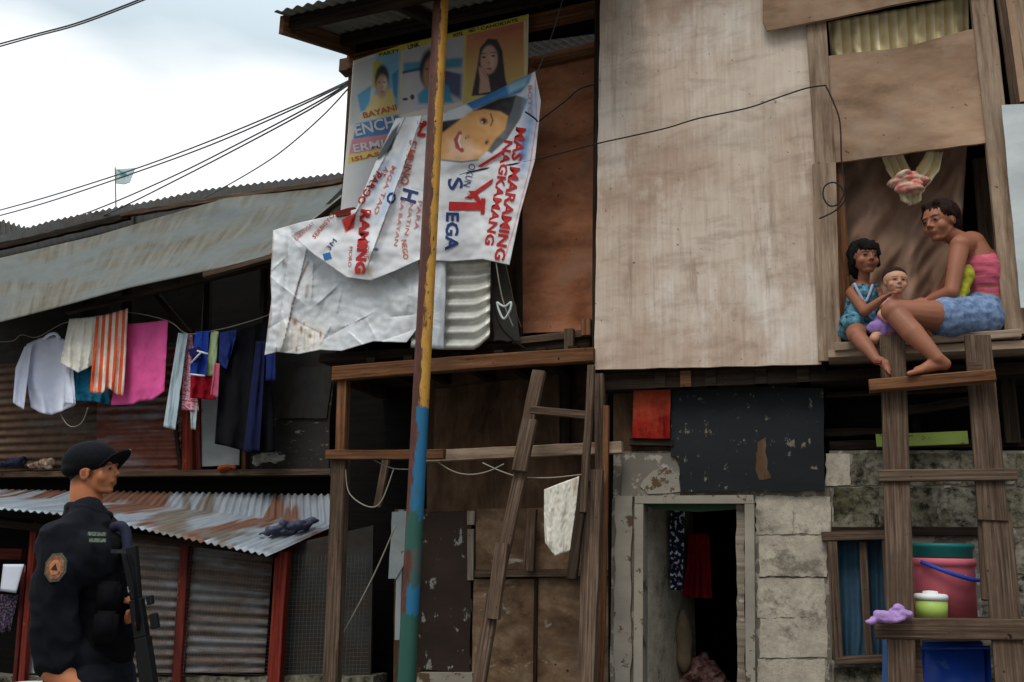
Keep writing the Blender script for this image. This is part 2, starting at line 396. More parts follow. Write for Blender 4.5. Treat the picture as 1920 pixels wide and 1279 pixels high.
def foil():
    b = MB('crumpled_silver_sheet', .38, .35, .5)
    n1 = b.noise((5, 5, 1), 5, .6, dist=.6); n2 = b.noise((1.6, .7, 1), 5, .6, loc=(3, 3, 0)); n3 = b.noise((10, 2.4, 1), 6, .65, loc=(1, 2, 0), rot=.15)
    c = b.ramp(n1, .3, .7, C(170, 176, 182), C(226, 228, 230))
    c = b.mix(b.ramp(n3, .67, .72), c, C(134, 78, 44)); return b.bump(n1, .012, .8).out(c)
M['foil'] = foil()
def tarp():
    b = MB('grey_tarpaulin', .7, 0, .15)
    n1 = b.noise((11, .9, 1), 5, .6, dist=.3, rot=.35); n2 = b.noise((.9, 1.6, 1), 4, .6, loc=(1, 2, 0))
    c = b.ramp(n1, .34, .66, C(80, 71, 54), C(106, 103, 94)); c = b.mix(b.ramp(n2, .42, .58), c, C(94, 97, 94)); c = b.mix(.5, c, b.ramp(b.noise((6, 6, 1), 5, .7), .3, .7, (.7,) * 3, (1.15,) * 3), 'MULTIPLY')
    return b.bump(b.noise((14, 1.5, 1), 4, .6, rot=.3), .006, .6).out(c)
M['tarp'] = tarp()
def blocks():
    b = MB('hollow_block_wall', .95, 0, .15)
    n1 = b.noise((6, 6, 1), 6, .7); n2 = b.noise((40, 40, 1), 4, .7); n3 = b.noise((1.6, 1.8, 1), 6, .72, loc=(1.7, 5.2, 0)); v = b.noise((85, 85, 1), 2, .6)
    c = b.ramp(n1, .3, .7, C(146, 136, 122), C(192, 182, 164)); c = b.mix(b.ramp(b.noise((4, 4, 1), 7, .75, loc=(3, 3, 0)), .54, .64), c, C(118, 110, 98)); c = b.mix(.7, c, b.ramp(n2, .3, .7, (.75,) * 3, (1.15,) * 3), 'MULTIPLY')
    c = b.mix(b.ramp(v, .66, .72), c, C(60, 54, 48))
    return b.bump(n2, .004, .8).out(c)
M['block'] = blocks()
def blocks_moss():
    b = MB('mossy_block_wall', .95, 0, .15)
    n1 = b.noise((6, 6, 1), 6, .7); n2 = b.noise((40, 40, 1), 4, .7); n3 = b.noise((2.4, 2.0, 1), 7, .75, loc=(1.7, 5.2, 0)); n4 = b.noise((14, 14, 1), 6, .75, loc=(3, 1, 0))
    c = b.ramp(n1, .3, .7, C(130, 122, 108), C(164, 156, 142)); c = b.mix(.7, c, b.ramp(n2, .3, .7, (.7,) * 3, (1.15,) * 3), 'MULTIPLY')
    c = b.mix(b.ramp(n3, .36, .62), c, C(74, 70, 48)); c = b.mix(b.ramp(n4, .44, .62), c, C(30, 30, 22))
    return b.bump(n2, .004, .8).out(c)
M['block_moss'] = blocks_moss()
M['mortar'] = painted('rough_mortar', C(112, 105, 95), C(150, 142, 130), .75, (9, 9), .95, bump=.004)
M['conc'] = painted('cement_door_surround', C(146, 138, 125), C(84, 66, 50), .5, (7, 7), .95, bump=.003)
M['frame_wood'] = wood('grey_door_frame', C(110, 98, 86), C(142, 130, 116), C(160, 148, 134), fine=.3, white=C(190, 184, 176), white_at=.6)
M['black_board'] = painted('black_painted_board', C(28, 31, 34), C(112, 102, 88), .3, (18, 12), .7, dirt=.5)
M['red_board'] = wood('red_painted_board', C(96, 16, 12), C(150, 28, 20), C(172, 46, 30), fine=.4, gs=(3, 26), stain=C(170, 84, 56), stain_amt=.6)
M['green_board'] = painted('lime_green_board', C(138, 156, 76), C(70, 70, 44), .3, (20, 20))
M['door_brown'] = painted('dark_brown_peeling_door', C(52, 40, 34), C(136, 132, 126), .36, (10, 6), .7, dirt=.4)
M['graffiti'] = painted('scribbled_grey_panel', C(54, 53, 50), C(128, 122, 112), .34, (12, 26), .8, dirt=.5)
M['grey_dim'] = painted('dim_grey_sheet', C(92, 92, 86), C(60, 56, 50), .3)
M['grey_panel'] = painted('grey_sheet_panel', C(150, 156, 156), C(96, 84, 74), .3, (7, 4), .7)
def pole_mat():
    b = MB('chipped_banded_pole_paint', .6, .1, .4)
    s = b.n('ShaderNodeSeparateXYZ'); b.l(b.tc.outputs['Object'], s.inputs[0])
    n1 = b.noise((9, 9, 2.2), 7, .72, 'Object'); n2 = b.noise((22, 22, 9), 6, .75, 'Object', loc=(3, 2, 1))
    # rust kept to the left side, paint to the right, by the pole's own x
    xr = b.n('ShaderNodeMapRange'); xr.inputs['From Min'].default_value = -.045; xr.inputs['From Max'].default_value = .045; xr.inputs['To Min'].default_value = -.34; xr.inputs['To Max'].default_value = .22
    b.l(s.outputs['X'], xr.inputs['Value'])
    def band(lo, hi, fuzz=.05):
        a = b.n('ShaderNodeMath', operation='MULTIPLY_ADD'); b.l(n2, a.inputs[0]); a.inputs[1].default_value = fuzz * 2; b.l(s.outputs['Z'], a.inputs[2])
        m = b.n('ShaderNodeMapRange'); m.inputs['From Min'].default_value = lo; m.inputs['From Max'].default_value = hi; b.l(a.outputs[0], m.inputs['Value']); return m.outputs[0]
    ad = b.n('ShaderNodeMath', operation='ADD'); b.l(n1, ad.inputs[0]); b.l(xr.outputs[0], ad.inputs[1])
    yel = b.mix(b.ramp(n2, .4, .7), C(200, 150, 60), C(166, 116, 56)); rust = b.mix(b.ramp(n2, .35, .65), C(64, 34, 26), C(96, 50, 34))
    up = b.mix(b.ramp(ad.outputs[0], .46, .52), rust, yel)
    up = b.mix(b.ramp(b.noise((40, 40, 30), 2, .5, 'Object'), .66, .70), up, C(60, 38, 26))
    blue = b.mix(b.ramp(n1, .55, .62), C(30, 100, 138), C(40, 94, 108)); green = b.mix(b.ramp(n1, .60, .68), C(38, 82, 70), C(84, 70, 56))
    brown = b.mix(b.ramp(n1, .42, .56), C(84, 74, 62), C(48, 84, 82))
    c = green
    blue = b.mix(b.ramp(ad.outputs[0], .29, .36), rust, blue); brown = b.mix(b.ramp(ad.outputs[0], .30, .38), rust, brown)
    for zz, a, f in M_POLE: c = b.mix(band(zz, zz + .012, f), c, {'brown': brown, 'blue': blue, 'green': green, 'up': up}[a])
    b.bump(n2, .002, .6); return b.out(c)
M['blackwire'] = painted('black_cable', C(34, 32, 32)); M['rope'] = painted('pale_cord', C(150, 142, 128)); M['greywire'] = painted('grey_cable', C(90, 92, 94))
M['wire'] = painted('galvanised_wire', C(96, 94, 90))
def ground_mat():
    b = MB('dusty_asphalt', .95, 0, .2)
    n1 = b.noise((.5, .5, .5), 6, .65, 'Object'); n2 = b.noise((30, 30, 30), 4, .7, 'Object')
    c = b.ramp(n1, .3, .7, (.045, .043, .04), (.085, .08, .072)); c = b.mix(.6, c, b.ramp(n2, .3, .7, (.6,) * 3, (1.3,) * 3), 'MULTIPLY')
    return b.bump(n2, .006).out(c)
def blob_mesh(name, elems, mat, parent=None, voxel=.008, sm=3, colf=None, disp=None):
    """one continuous surface grown from tapered limbs and ellipsoids.
    elems: ('c', p, q, rp, rq) limb | ('e', centre, (rx,ry,rz), 3x3 matrix or None) | ('f', points, radii) chain"""
    bm = bmesh.new()
    def ball(c, rr, m=None, sub=3):
        r = bmesh.ops.create_icosphere(bm, subdivisions=sub, radius=1)
        for v in r['verts']:
            q = Vector((v.co.x * rr[0], v.co.y * rr[1], v.co.z * rr[2])); v.co = c + (m @ q if m else q)
    def limb(p, q, a, b, seg=16):
        ax = (q - p); ax.normalize(); x = ax.orthogonal().normalized(); y = ax.cross(x)
        A = [bm.verts.new(p + (x * math.cos(t) + y * math.sin(t)) * a) for t in [2 * math.pi * k / seg for k in range(seg)]]
        B = [bm.verts.new(q + (x * math.cos(t) + y * math.sin(t)) * b) for t in [2 * math.pi * k / seg for k in range(seg)]]
        for k in range(seg): bm.faces.new((A[k], A[(k + 1) % seg], B[(k + 1) % seg], B[k]))
        bm.faces.new(A[::-1]); bm.faces.new(B)
        ball(p, (a,) * 3, None, 2 if a < .02 else 3); ball(q, (b,) * 3, None, 2 if b < .02 else 3)
    for e_ in elems:
        if e_[0] == 'c': limb(*e_[1:])
        elif e_[0] == 'e': ball(e_[1], e_[2], e_[3] if len(e_) > 3 else None)
        else:
            for i in range(len(e_[1]) - 1): limb(e_[1][i], e_[1][i + 1], e_[2][i], e_[2][i + 1])
    bmesh.ops.recalc_face_normals(bm, faces=bm.faces)
    me = bpy.data.meshes.new('tmp'); bm.to_mesh(me); bm.free()
    o = bpy.data.objects.new('tmp', me); col.objects.link(o)
    r = o.modifiers.new('r', 'REMESH'); r.mode = 'VOXEL'; r.voxel_size = voxel
    if sm: s = o.modifiers.new('s', 'SMOOTH'); s.factor = .5; s.iterations = sm
    dg = bpy.context.evaluated_depsgraph_get(); me2 = bpy.data.meshes.new_from_object(o.evaluated_get(dg)); bpy.data.objects.remove(o)
    if disp:
        k_ = len(me2.vertices); nn_ = np.empty(k_ * 3, np.float32); me2.vertices.foreach_get('normal', nn_); co_ = np.empty(k_ * 3, np.float32); me2.vertices.foreach_get('co', co_)
        out_ = np.empty(k_ * 3, np.float32)
        for i in range(k_):
            p = Vector(co_[3 * i:3 * i + 3]); out_[3 * i:3 * i + 3] = p + disp(p, Vector(nn_[3 * i:3 * i + 3]))
        me2.vertices.foreach_set('co', out_)
    if colf:
        ca = me2.color_attributes.new('Col', 'FLOAT_COLOR', 'POINT')
        a = np.ones((len(me2.vertices), 4), np.float32)
        for i, v in enumerate(me2.vertices): a[i, :3] = colf(v.co)
        ca.data.foreach_set('color', a.ravel())
    return link(name, me2, mat, parent, True)
def obj_mat(name, colr, rough=.9, var=.3, sc_=6, spec=.25, bump=.002, c2=None):
    b = MB(name, rough, 0, spec); n1 = b.noise((sc_,) * 3, 5, .6, 'Object')
    c = b.ramp(n1, .35, .65, tuple(v * (1 - var) for v in colr), c2 or tuple(min(1, v * 1.1) for v in colr))
    b.bump(n1, bump, .5); return b.out(c)
# ================================================================== SETTING
def plane_sheet(name, x0, y0, x1, y1, z, mat, kind=None):
    bm = bmesh.new(); bmesh.ops.create_grid(bm, x_segments=4, y_segments=4, size=.5)
    for v in bm.verts: v.co = Vector((x0 + (x1 - x0) * (v.co.x + .5), y0 + (y1 - y0) * (v.co.y + .5), z))
    o = from_bm(name, bm, mat); 
    if kind: o['kind'] = kind
    return o
plane_sheet('ground', -400, -400, 400, 400, 0, ground_mat(), 'structure')
lane_m = painted('concrete_lane', (.22, .21, .195), (.12, .11, .10), .4, (3, 3), .95, src='Object')
lane = plane_sheet('lane', -14, -4, 10, 3.9, .004, lane_m, 'structure')

# ================================================================== RIGHT HOUSE (block ground floor, plywood upper floor)
bl = W(.5, 0, -1.5)
house = thing('block_house', 'two storey shanty with pale plywood upper floor above a grey hollow block wall', 'house', bl)
zf = 2.36     # upper floor level
box_uz('floor_slab', -.60, 2.6, zf - .14, zf - .08, -3.2, -.05, M['timber_dark'], house)
box_uz('floor_boards', .66, 1.66, zf - .04, zf - .0, -1.5, .10, M['timber_pale'], house)
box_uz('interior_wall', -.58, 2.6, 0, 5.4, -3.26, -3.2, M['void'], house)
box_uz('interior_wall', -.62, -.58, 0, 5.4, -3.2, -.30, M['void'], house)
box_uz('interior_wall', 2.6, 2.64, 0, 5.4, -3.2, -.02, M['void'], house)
box_uz('roof', -.9, 2.9, 5.4, 5.44, -3.5, .5, M['zinc_dark'], house)
# pale plywood panel
prism('wall_panel', rough_outline([(1128, -130), (1545, -150), (1525, 60), (1542, 300), (1540, 683), (1114, 693)], 30, .9, 1), 0, .016, M['ply'], house)
board('trim_board', (1530, 38), (1548, 310), 36, .02, M['timber_pale'], house, off=.022, rough=.012)
board('trim_board', (1545, 306), (1556, 676), 42, .02, M['timber_pale'], house, off=.024, rough=.012)
board('corner_post', (1122, -120), (1114, 690), 9, .05, M['timber_dark'], house, off=-.02)
prism('upper_plank', rough_outline([(1428, -120), (1870, -150), (1835, -16), (1700, 4), (1560, 34), (1438, 57), (1430, 40)], 30, 1, 3), .055, .02, M['ply_tan'], house)
prism('window_shutter', rough_outline([(1546, 106), (1700, 88), (1815, 56), (1840, 52), (1852, 66), (1860, 266), (1561, 305)], 30, .8, 4), .012, .016, M['ply_tan'], house)
board('window_post', (1830, -100), (1905, 626), 38, .06, M['timber_pale'], house, off=.03, rough=.02)
board('window_post', (1562, 300), (1582, 640), 34, .05, M['timber_warm'], house, off=-.03)
board('inner_stud', (1842, 296), (1868, 620), 34, .04, M['timber'], house, off=-.30)
board('sill_beam', (1565, 650), (1915, 624), 16, .06, M['timber_pale'], house, off=.12, rough=.06)
# slatted boards at the far right
for i, (a, b, w_, m) in enumerate([((1868, -60), (1905, 200), 15, 'timber'), ((1884, -60), (1918, 190), 17, 'ply_tan'), ((1905, -60), (1935, 200), 18, 'timber_pale'), ((1928, -60), (1955, 200), 22, 'timber_pale'), ((1950, -60), (1980, 210), 24, 'timber_warm')]):
    board('wall_slat', a, b, w_, .018, M[m], house, off=.04 - .004 * i)
prism('side_wall', [(1916, -60), (2140, -60), (2150, 640), (1935, 640)], -.03, .02, M['timber_pale'], house, grain=Z)
board('corner_beam', (1905, 606), (2100, 590), 26, .05, M['timber'], house, off=-.02)
tag(prism('metal_sheet', rough_outline([(1878, 197), (1990, 190), (2060, 575), (1914, 577)], 30, .6, 8), .075, .012, M['bark_white']), 'pale grey metal sheet leaning beside the woman in the window', 'metal sheet')
# joists under the overhang
for x in (1235, 1283, 1330, 1425, 1505):
    u, z = uz(x, 700, 0); box_uz('joist', u - .03, u + .03, zf - .14, zf - .05, -1.6, -.04, M['timber_dark' if x != 1283 else 'timber_warm'], house)
box_uz('rim_beam', -.58, .64, zf - .085, zf - .02, -.12, -.06, M['timber_dark'], house)
# --- block wall with door and window openings
WO = -.16
def wall_poly(name, pts, mat=M['block'], off=WO, thick=.12, seed=0, amp=1.0):
    return prism(name, rough_outline(pts, 22, amp, seed), off, thick, mat, house)
def block(x0, y0, x1, y1, mat='block', off=WO, sd=0, sk=0):
    rnd = random.Random(int(x0 * 7 + y0)); j = lambda: rnd.uniform(-2, 2)
    pts = rough_outline([(x0 + .8 + j(), y0 + 1 + j()), (x1 - .8 + j(), y0 + 1 + j() + sk), (x1 - .8 + j(), y1 - 1 + j() + sk), (x0 + .8 + j(), y1 - 1 + j())], 9, 1.8, int(x0 + y0))
    return prism('wall_block', pts, off - .007 + rnd.uniform(-.003, .004), .1, M[mat], house)
# mortar backing (with the openings left free)
mo = WO - .012
for pts in ([(1150, 846), (1275, 846), (1275, 942), (1150, 942)], [(1148, 935), (1192, 935), (1188, 1560), (1140, 1560)], [(1275, 900), (1560, 900), (1560, 1000), (1425, 1000), (1425, 942), (1275, 942)],
            [(1400, 996), (1560, 996), (1562, 1560), (1400, 1560)], [(1555, 845), (2150, 845), (2150, 1008), (1555, 1008)], [(1555, 1238), (2150, 1238), (2150, 1560), (1555, 1560)], [(1668, 1004), (2150, 1004), (2150, 1242), (1668, 1242)]):
    prism('mortar_wall', rough_outline(pts, 30, .8, int(pts[0][1])), mo, .11, M['mortar'], house)
for i in range(9):
    y0 = 930 + i * 76
    if i == 0: block(1416, 930, 1488, 1003); block(1488, 930, 1556, 1003)
    elif i % 2: block(1424, y0, 1552, y0 + 76)
    else: block(1420, y0, 1548, y0 + 76)
block(1549, 850, 1594, 912); 
xs = [1596, 1690, 1800, 1905, 2010]
for a, b_ in zip(xs, xs[1:]): block(a, 850, b_, 912, 'block_moss', sk=-3)
xs = [1560, 1650, 1760, 1870, 1985]
for a, b_ in zip(xs, xs[1:]): block(a, 914, b_, 990, 'block_moss', sk=-2)
for y in (1000, 1078, 1156):
    for a, b_ in ((1840, 1900), (1902, 2020)): block(a, y, b_, y + 76, 'block_moss')
for y in (1250, 1330):
    for a, b_ in ((1562, 1655), (1658, 1765), (1768, 1870), (1872, 1990)): block(a, y, b_, y + 76, 'block_moss' if y < 1300 else 'block')
# plaster patches
wall_poly('plaster_patch', [(1172, 848), (1262, 848), (1275, 880), (1275, 930), (1165, 932)], M['mortar'], WO + .006, .03, 5, 2)
wall_poly('plaster_patch', [(1206, 900), (1225, 882), (1250, 876), (1272, 890), (1276, 922), (1215, 926), (1200, 912)], M['conc'], WO + .012, .02, 6, 2)
wall_poly('plaster_patch', [(1154, 930), (1186, 930), (1184, 1100), (1180, 1560), (1150, 1560)], M['conc'], WO + .008, .03, 7, 2.5)
# door frame, jamb wall and dark room
dframe = prism('door_frame', [(1190, 930), (1412, 928), (1414, 944), (1190, 944)], WO + .03, .13, M['conc'], house)
prism('door_frame', [(1190, 945), (1206, 945), (1204, 1560), (1186, 1560)], WO + .03, .13, M['conc'], house)
prism('door_frame', [(1396, 945), (1414, 945), (1418, 1560), (1400, 1560)], WO + .03, .13, M['conc'], house)
prism('door_post', rough_outline([(1380, 946), (1395, 946), (1399, 1560), (1386, 1560)], 20, 1.5, 5), WO - .02, .05, M['frame_wood'], house)
prism('lintel_cloth', [(1206, 945), (1395, 945), (1380, 955), (1310, 960), (1225, 955)], WO - .03, .02, painted('green_cloth', C(40, 66, 44)), house)
u0, _ = uz(1206, 1100, WO); u1, _ = uz(1396, 1100, WO)
bm = bmesh.new(); a = [W(u0 + .0, 0, WO - .12), W(u0 + .14, 0, -1.1), W(u0 + .14, 2.2, -1.1), W(u0 + .0, 2.2, WO - .12)]
prism_into(bm, a, .1, back=-E); set_uv(bm, N, Z); from_bm('passage_wall', bm, M['block'], house)
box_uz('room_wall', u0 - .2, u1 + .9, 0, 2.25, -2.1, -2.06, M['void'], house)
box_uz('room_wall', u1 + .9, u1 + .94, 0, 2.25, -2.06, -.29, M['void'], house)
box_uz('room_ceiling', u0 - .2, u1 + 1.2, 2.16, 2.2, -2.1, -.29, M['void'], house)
# small window with blue curtain
wf = board('window_frame', (1540, 1006), (1672, 1003), 17, .07, M['timber'], house, off=WO + .05, rough=.05)
wfl = board('window_frame', (1560, 1015), (1572, 1240), 18, .06, M['timber'], house, off=WO + .045)
board('window_frame', (1568, 1240), (1670, 1236), 14, .06, M['timber'], house, off=WO + .045)
board('window_bar', (1618, 1016), (1630, 1236), 14, .03, M['timber'], house, off=WO + .01)
board('window_frame', (1662, 1010), (1676, 1240), 16, .06, M['timber'], house, off=WO + .045)
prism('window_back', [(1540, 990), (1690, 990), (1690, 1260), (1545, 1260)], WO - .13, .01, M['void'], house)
# zone between the wall top and the floor
prism('upper_dark_wall', [(1150, 702), (1275, 702), (1275, 850), (1150, 850)], WO - .03, .03, M['ply_dark'], house)
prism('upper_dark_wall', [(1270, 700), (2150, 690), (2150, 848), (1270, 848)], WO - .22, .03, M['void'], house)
for i, (p, q, wd, m) in enumerate([((1540, 812), (1660, 808), 14, 'timber_dark'), ((1555, 835), (1920, 830), 18, 'timber_dark'), ((1700, 770), (1900, 740), 18, 'timber_dark'), ((1548, 740), (1900, 725), 10, 'timber_dark')]):
    board('lumber', p, q, wd, .04, M[m], house, off=WO - .10 + .02 * i, rough=.15)
board('lumber', (1888, 700), (1900, 830), 26, .05, M['timber_dark'], house, off=WO - .02)
board('lintel_beam', (1560, 996), (1870, 996), 16, .05, M['timber_dark'], house, off=WO + .02)

def flat(name, label, cat, pts, off, thick, mat, seed=1, amp=.8, step=24, grain=E, group=None):
    return tag(prism(name, rough_outline(pts, step, amp, seed), off, thick, mat, grain=grain), label, cat, group)
flat('painted_board', 'black painted board nailed above the block doorway', 'board', [(1258, 716), (1545, 728), (1546, 920), (1276, 922), (1272, 858), (1258, 856)], WO + .02, .015, M['black_board'], 11, 1.2)
bb_ = prism('bare_patch', rough_outline([(1420, 830), (1436, 820), (1438, 880), (1446, 896), (1424, 900), (1416, 880)], 8, 2, 3), WO + .022, .002, M['ply_dark'], bpy.data.objects['painted_board'])
flat('painted_board', 'small bright red board left of the black board', 'board', [(1188, 730), (1257, 728), (1256, 822), (1185, 821)], WO + .045, .02, M['red_board'], 12, .8, grain=Z)
board('ledge', (1180, 828), (1262, 830), 14, .06, M['timber_dark'], house, off=WO + .03)
tag(board('painted_plank', (1643, 826), (1815, 820), 24, .02, M['green_board'], off=WO + .04, rough=.03), 'lime green plank behind the ladder under the woman', 'plank')

# ================================================================== MIDDLE SHACK
ms = thing('wooden_shack', 'orange brown plywood shack with overhanging tin roof beside the rusty pole', 'house', W(-1.6, 0, -1.6))
MO = -.28
prism('wall_panel', rough_outline([(985, 110), (1120, 76), (1114, 618), (965, 626)], 30, .8, 2), MO, .015, M['ply_orange'], ms)
prism('wall_panel', [(655, 108), (990, 40), (985, 640), (625, 640)], MO - .04, .015, M['ply_dark'], ms)
prism('gable_panel', [(664, 66), (1120, -40), (1120, 60), (664, 120)], MO - .03, .02, M['void'], ms)
board('top_beam', (650, 116), (1125, 10), 30, .06, M['timber_warm'], ms, off=MO + .02, rough=.02)
board('wall_rail', (1000, 118), (1122, 92), 16, .04, M['timber_warm'], ms, off=MO + .05)
board('corner_stud', (975, 120), (972, 640), 14, .04, M['timber_dark'], ms, off=MO + .02)
u0, z0 = uz(655, 130, MO); u1, _ = uz(1120, 130, MO)
box_uz('side_wall', u0 - .02, u0 + .01, 2.4, 5.0, -3.2, MO - .06, M['ply_dark'], ms)
box_uz('back_wall', u0, u1, 0, 5.3, -3.2, -3.17, M['void'], ms)
box_uz('beam_end', u0 - .09, u0 + .02, z0 - .02 + .02, z0 + .10, MO - .10, MO + .0, M['timber'], ms)
# roof: corrugated sheet sloping down to the street, seen from below
Ra = at(525, 36, .62); Rb = at(662, 106, MO - .02)
ru = (Ra - P0).dot(E); zr0, zr1 = Ra.z, Rb.z + .10
sl_ = (zr1 - zr0) / .92
def roofS(o0, o1, lift, u_l, u_r):
    def S(s, t):
        o = o0 + (o1 - o0) * t; return W(u_l + (u_r - u_l) * s, zr0 + (.62 - o) * sl_ + lift + .05 * s * 1.0 + .010 * math.sin(2 * math.pi * s * (u_r - u_l) / .076), o)
    return S
ur_ = (at(1125, 60, .5) - P0).dot(E) + .1
grid('roof_sheet', roofS(.66, -3.4, .045, ru - .02, ur_), 380, 4, M['zinc_under'], ms, thick=.002, uvs=(2.4, 4))
def roof_beam(name, u0_, o0, u1_, o1, wd, ht, mat, lift=0):
    zz = lambda o, u: zr0 + (.62 - o) * sl_ + lift + .05 * (u - ru) / (ur_ - ru)
    A = W(u0_, zz(o0, u0_), o0); B = W(u1_, zz(o1, u1_), o1)
    bm = bmesh.new(); ax = (B - A).normalized(); sd_ = ax.cross(Z).normalized()
    prism_into(bm, [A - sd_ * wd / 2, B - sd_ * wd / 2, B + sd_ * wd / 2, A + sd_ * wd / 2], ht, back=-Z); set_uv(bm, ax, sd_); return from_bm(name, bm, mat, ms)
roof_beam('barge_board', ru, .60, ru, -.5, .03, .13, M['timber_warm'], .03)
roof_beam('purlin', ru + .02, .52, ur_, .52, .05, .09, M['timber_dark'], .03)
roof_beam('purlin', ru + .02, -.1, ur_, -.1, .05, .08, M['timber_dark'], .03)
for uu in (ru + .75, ru + 1.5): roof_beam('rafter', uu, .5, uu, -.4, .05, .08, M['timber_dark'], .03)
# floor of the overhanging storey
zm = at(900, 660, 0).z
box_uz('floor_slab', u0 + .02, u1, zm + .02, zm + .08, -3.1, -.12, M['timber_dark'], ms)
for x in (690, 760, 850, 930, 1010, 1070):
    u, _ = uz(x, 660, 0); box_uz('joist', u - .03, u + .03, zm - .06, zm + .015, -1.4, -.04, M['timber_dark'], ms)
board('floor_beam', (622, 700), (1112, 664), 27, .07, M['timber_warm'], ms, off=.05, rough=.03)
board('floor_rail', (960, 640), (1112, 622), 14, .05, M['timber'], ms, off=-.10)
board('strut', (1066, 616), (1066, 660), 18, .04, M['timber'], ms, off=-.06)
board('strut', (1098, 598), (1098, 628), 18, .05, M['timber_warm'], ms, off=.0)
# lower storey: dark plywood, door, scuffed panels
LO = -.62
prism('lower_wall', [(800, 680), (1165, 660), (1165, 970), (800, 970)], LO - .05, .02, M['ply_dark'], ms)
prism('dark_opening', [(650, 690), (800, 680), (790, 1620), (650, 1620)], LO - .5, .02, M['void'], ms)  # near-black sheet standing in for the deep shade behind the post
prism('lower_panel', rough_outline([(815, 730), (1052, 700), (1056, 850), (812, 850)], 30, 1, 3), LO - .02, .015, M['ply_dark'], ms)
prism('lower_panel', [(800, 852), (1160, 850), (1160, 952), (800, 960)], LO - .01, .015, M['ply_dark'], ms)
board('lower_stud', (1058, 700), (1058, 850), 20, .04, M['timber_dark'], ms, off=LO + .02)
board('rail_beam', (610, 852), (830, 851), 18, .05, M['timber_warm'], ms, off=.10, rough=.06)
board('rail_beam', (790, 856), (1165, 838), 22, .05, M['timber_pale'], ms, off=-.02, rough=.05)
prism('lower_wall', [(740, 955), (1165, 950), (1165, 1620), (735, 1620)], LO - .06, .02, M['ply_dark'], ms)
dm = prism('door', rough_outline([(785, 962), (882, 958), (884, 1000), (880, 1262), (782, 1255)], 24, .8, 2), LO, .03, M['door_brown'], ms)
prism('door_edge', [(876, 958), (890, 958), (889, 984), (876, 984)], LO + .01, .02, M['frame_wood'], ms, grain=Z)
prism('door_edge', [(876, 992), (888, 992), (887, 1088), (876, 1088)], LO + .01, .02, M['frame_wood'], ms, grain=Z)
board('door_jamb', (752, 956), (745, 1200), 12, .04, M['grey_panel'], ms, off=LO + .04)
prism('side_panel', rough_outline([(735, 960), (775, 956), (768, 1040), (742, 1085), (728, 1085)], 20, 1, 2), LO + .05, .02, M['grey_panel'], ms)
board('door_jamb', (768, 1030), (752, 1279), 16, .04, M['timber_dark'], ms, off=LO + .06)
prism('lower_panel', rough_outline([(892, 954), (1158, 950), (1156, 1068), (892, 1068)], 30, .8, 5), LO, .015, M['ply_grey'], ms)
board('panel_batten', (890, 1076), (1158, 1074), 13, .03, M['timber'], ms, off=LO + .03, rough=.1)
prism('lower_panel', rough_outline([(888, 1086), (1003, 1086), (1001, 1500), (880, 1500)], 30, .8, 6), LO - .01, .015, M['ply_grey'], ms)
prism('lower_panel', rough_outline([(1007, 1084), (1160, 1082), (1158, 1500), (1004, 1500)], 30, .8, 7), LO - .006, .015, M['ply_grey'], ms)
board('panel_batten', (1005, 1084), (1002, 1400), 7, .03, M['timber_dark'], ms, off=LO + .01)
prism('doorstep', [(783, 1262), (885, 1262), (890, 1330), (775, 1330)], LO + .05, .25, M['conc'], ms)
board('short_post', (995, 955), (990, 1070), 20, .04, M['timber'], ms, off=LO + .10)
board('brace', (722, 862), (706, 950), 14, .03, M['timber'], ms, off=-.10)
# house posts
board('post', (641, 690), (636, 860), 20, .06, M['timber_warm'], ms, off=.02)
board('post', (634, 856), (606, 1500), 30, .07, M['timber'], ms, off=.06, rough=.02)
board('post', (1122, 700), (1126, 950), 18, .05, M['timber'], ms, off=.0)
box_uz('soil_step', -2.6, -.62, 0, .12, LO - .05, LO + .28, M['mortar'], ms)

# ================================================================== LEFT SHACK
ls = thing('tin_shack', 'rusty corrugated tin shack with washing hung under its eave', 'house', W(-5, 0, -2.2))
LW = -1.4
corrugated('wall_sheet', coons([(-80, 690), (210, 668)], [(-80, 885), (205, 880)]), M['zinc_brown'], ls, off=LW)
corrugated('wall_sheet', coons([(183, 660), (345, 650)], [(180, 885), (338, 884)]), M['zinc_red'], ls, off=LW + .02)
board('wall_post', (352, 640), (350, 885), 24, .05, M['red_timber'], ls, off=LW + .05)
board('wall_post', (318, 720), (338, 886), 8, .03, M['timber_dark'], ls, off=LW + .04)
prism('wall_panel', rough_outline([(372, 700), (452, 700), (448, 872), (370, 875)], 20, .7, 3), LW + .02, .01, M['grey_panel'], ls)
board('wall_stud', (370, 690), (372, 880), 10, .03, M['red_dark'], ls, off=LW + .04)
board('wall_stud', (458, 700), (456, 880), 9, .03, M['timber_warm'], ls, off=LW + .04)
prism('wall_panel', rough_outline([(462, 690), (628, 690), (618, 782), (616, 888), (462, 886)], 20, .7, 4), LW - .01, .01, M['graffiti'], ls)
prism('wall_panel', rough_outline([(500, 688), (626, 688), (612, 784), (500, 784)], 20, .7, 4), LW + .01, .01, M['zinc_dark'], ls, grain=Z)
# ledge under the wall and dark recess
u0, zt = uz(0, 886, LW); u1, _ = uz(700, 890, LW)
box_uz('ledge_beam', u0 - .6, u1, zt - .05, zt, LW - .1, LW + .08, M['timber'], ls)
prism('recess_panel', [(620, 855), (700, 850), (702, 893), (618, 893)], LW + .09, .015, M['graffiti'], ls)
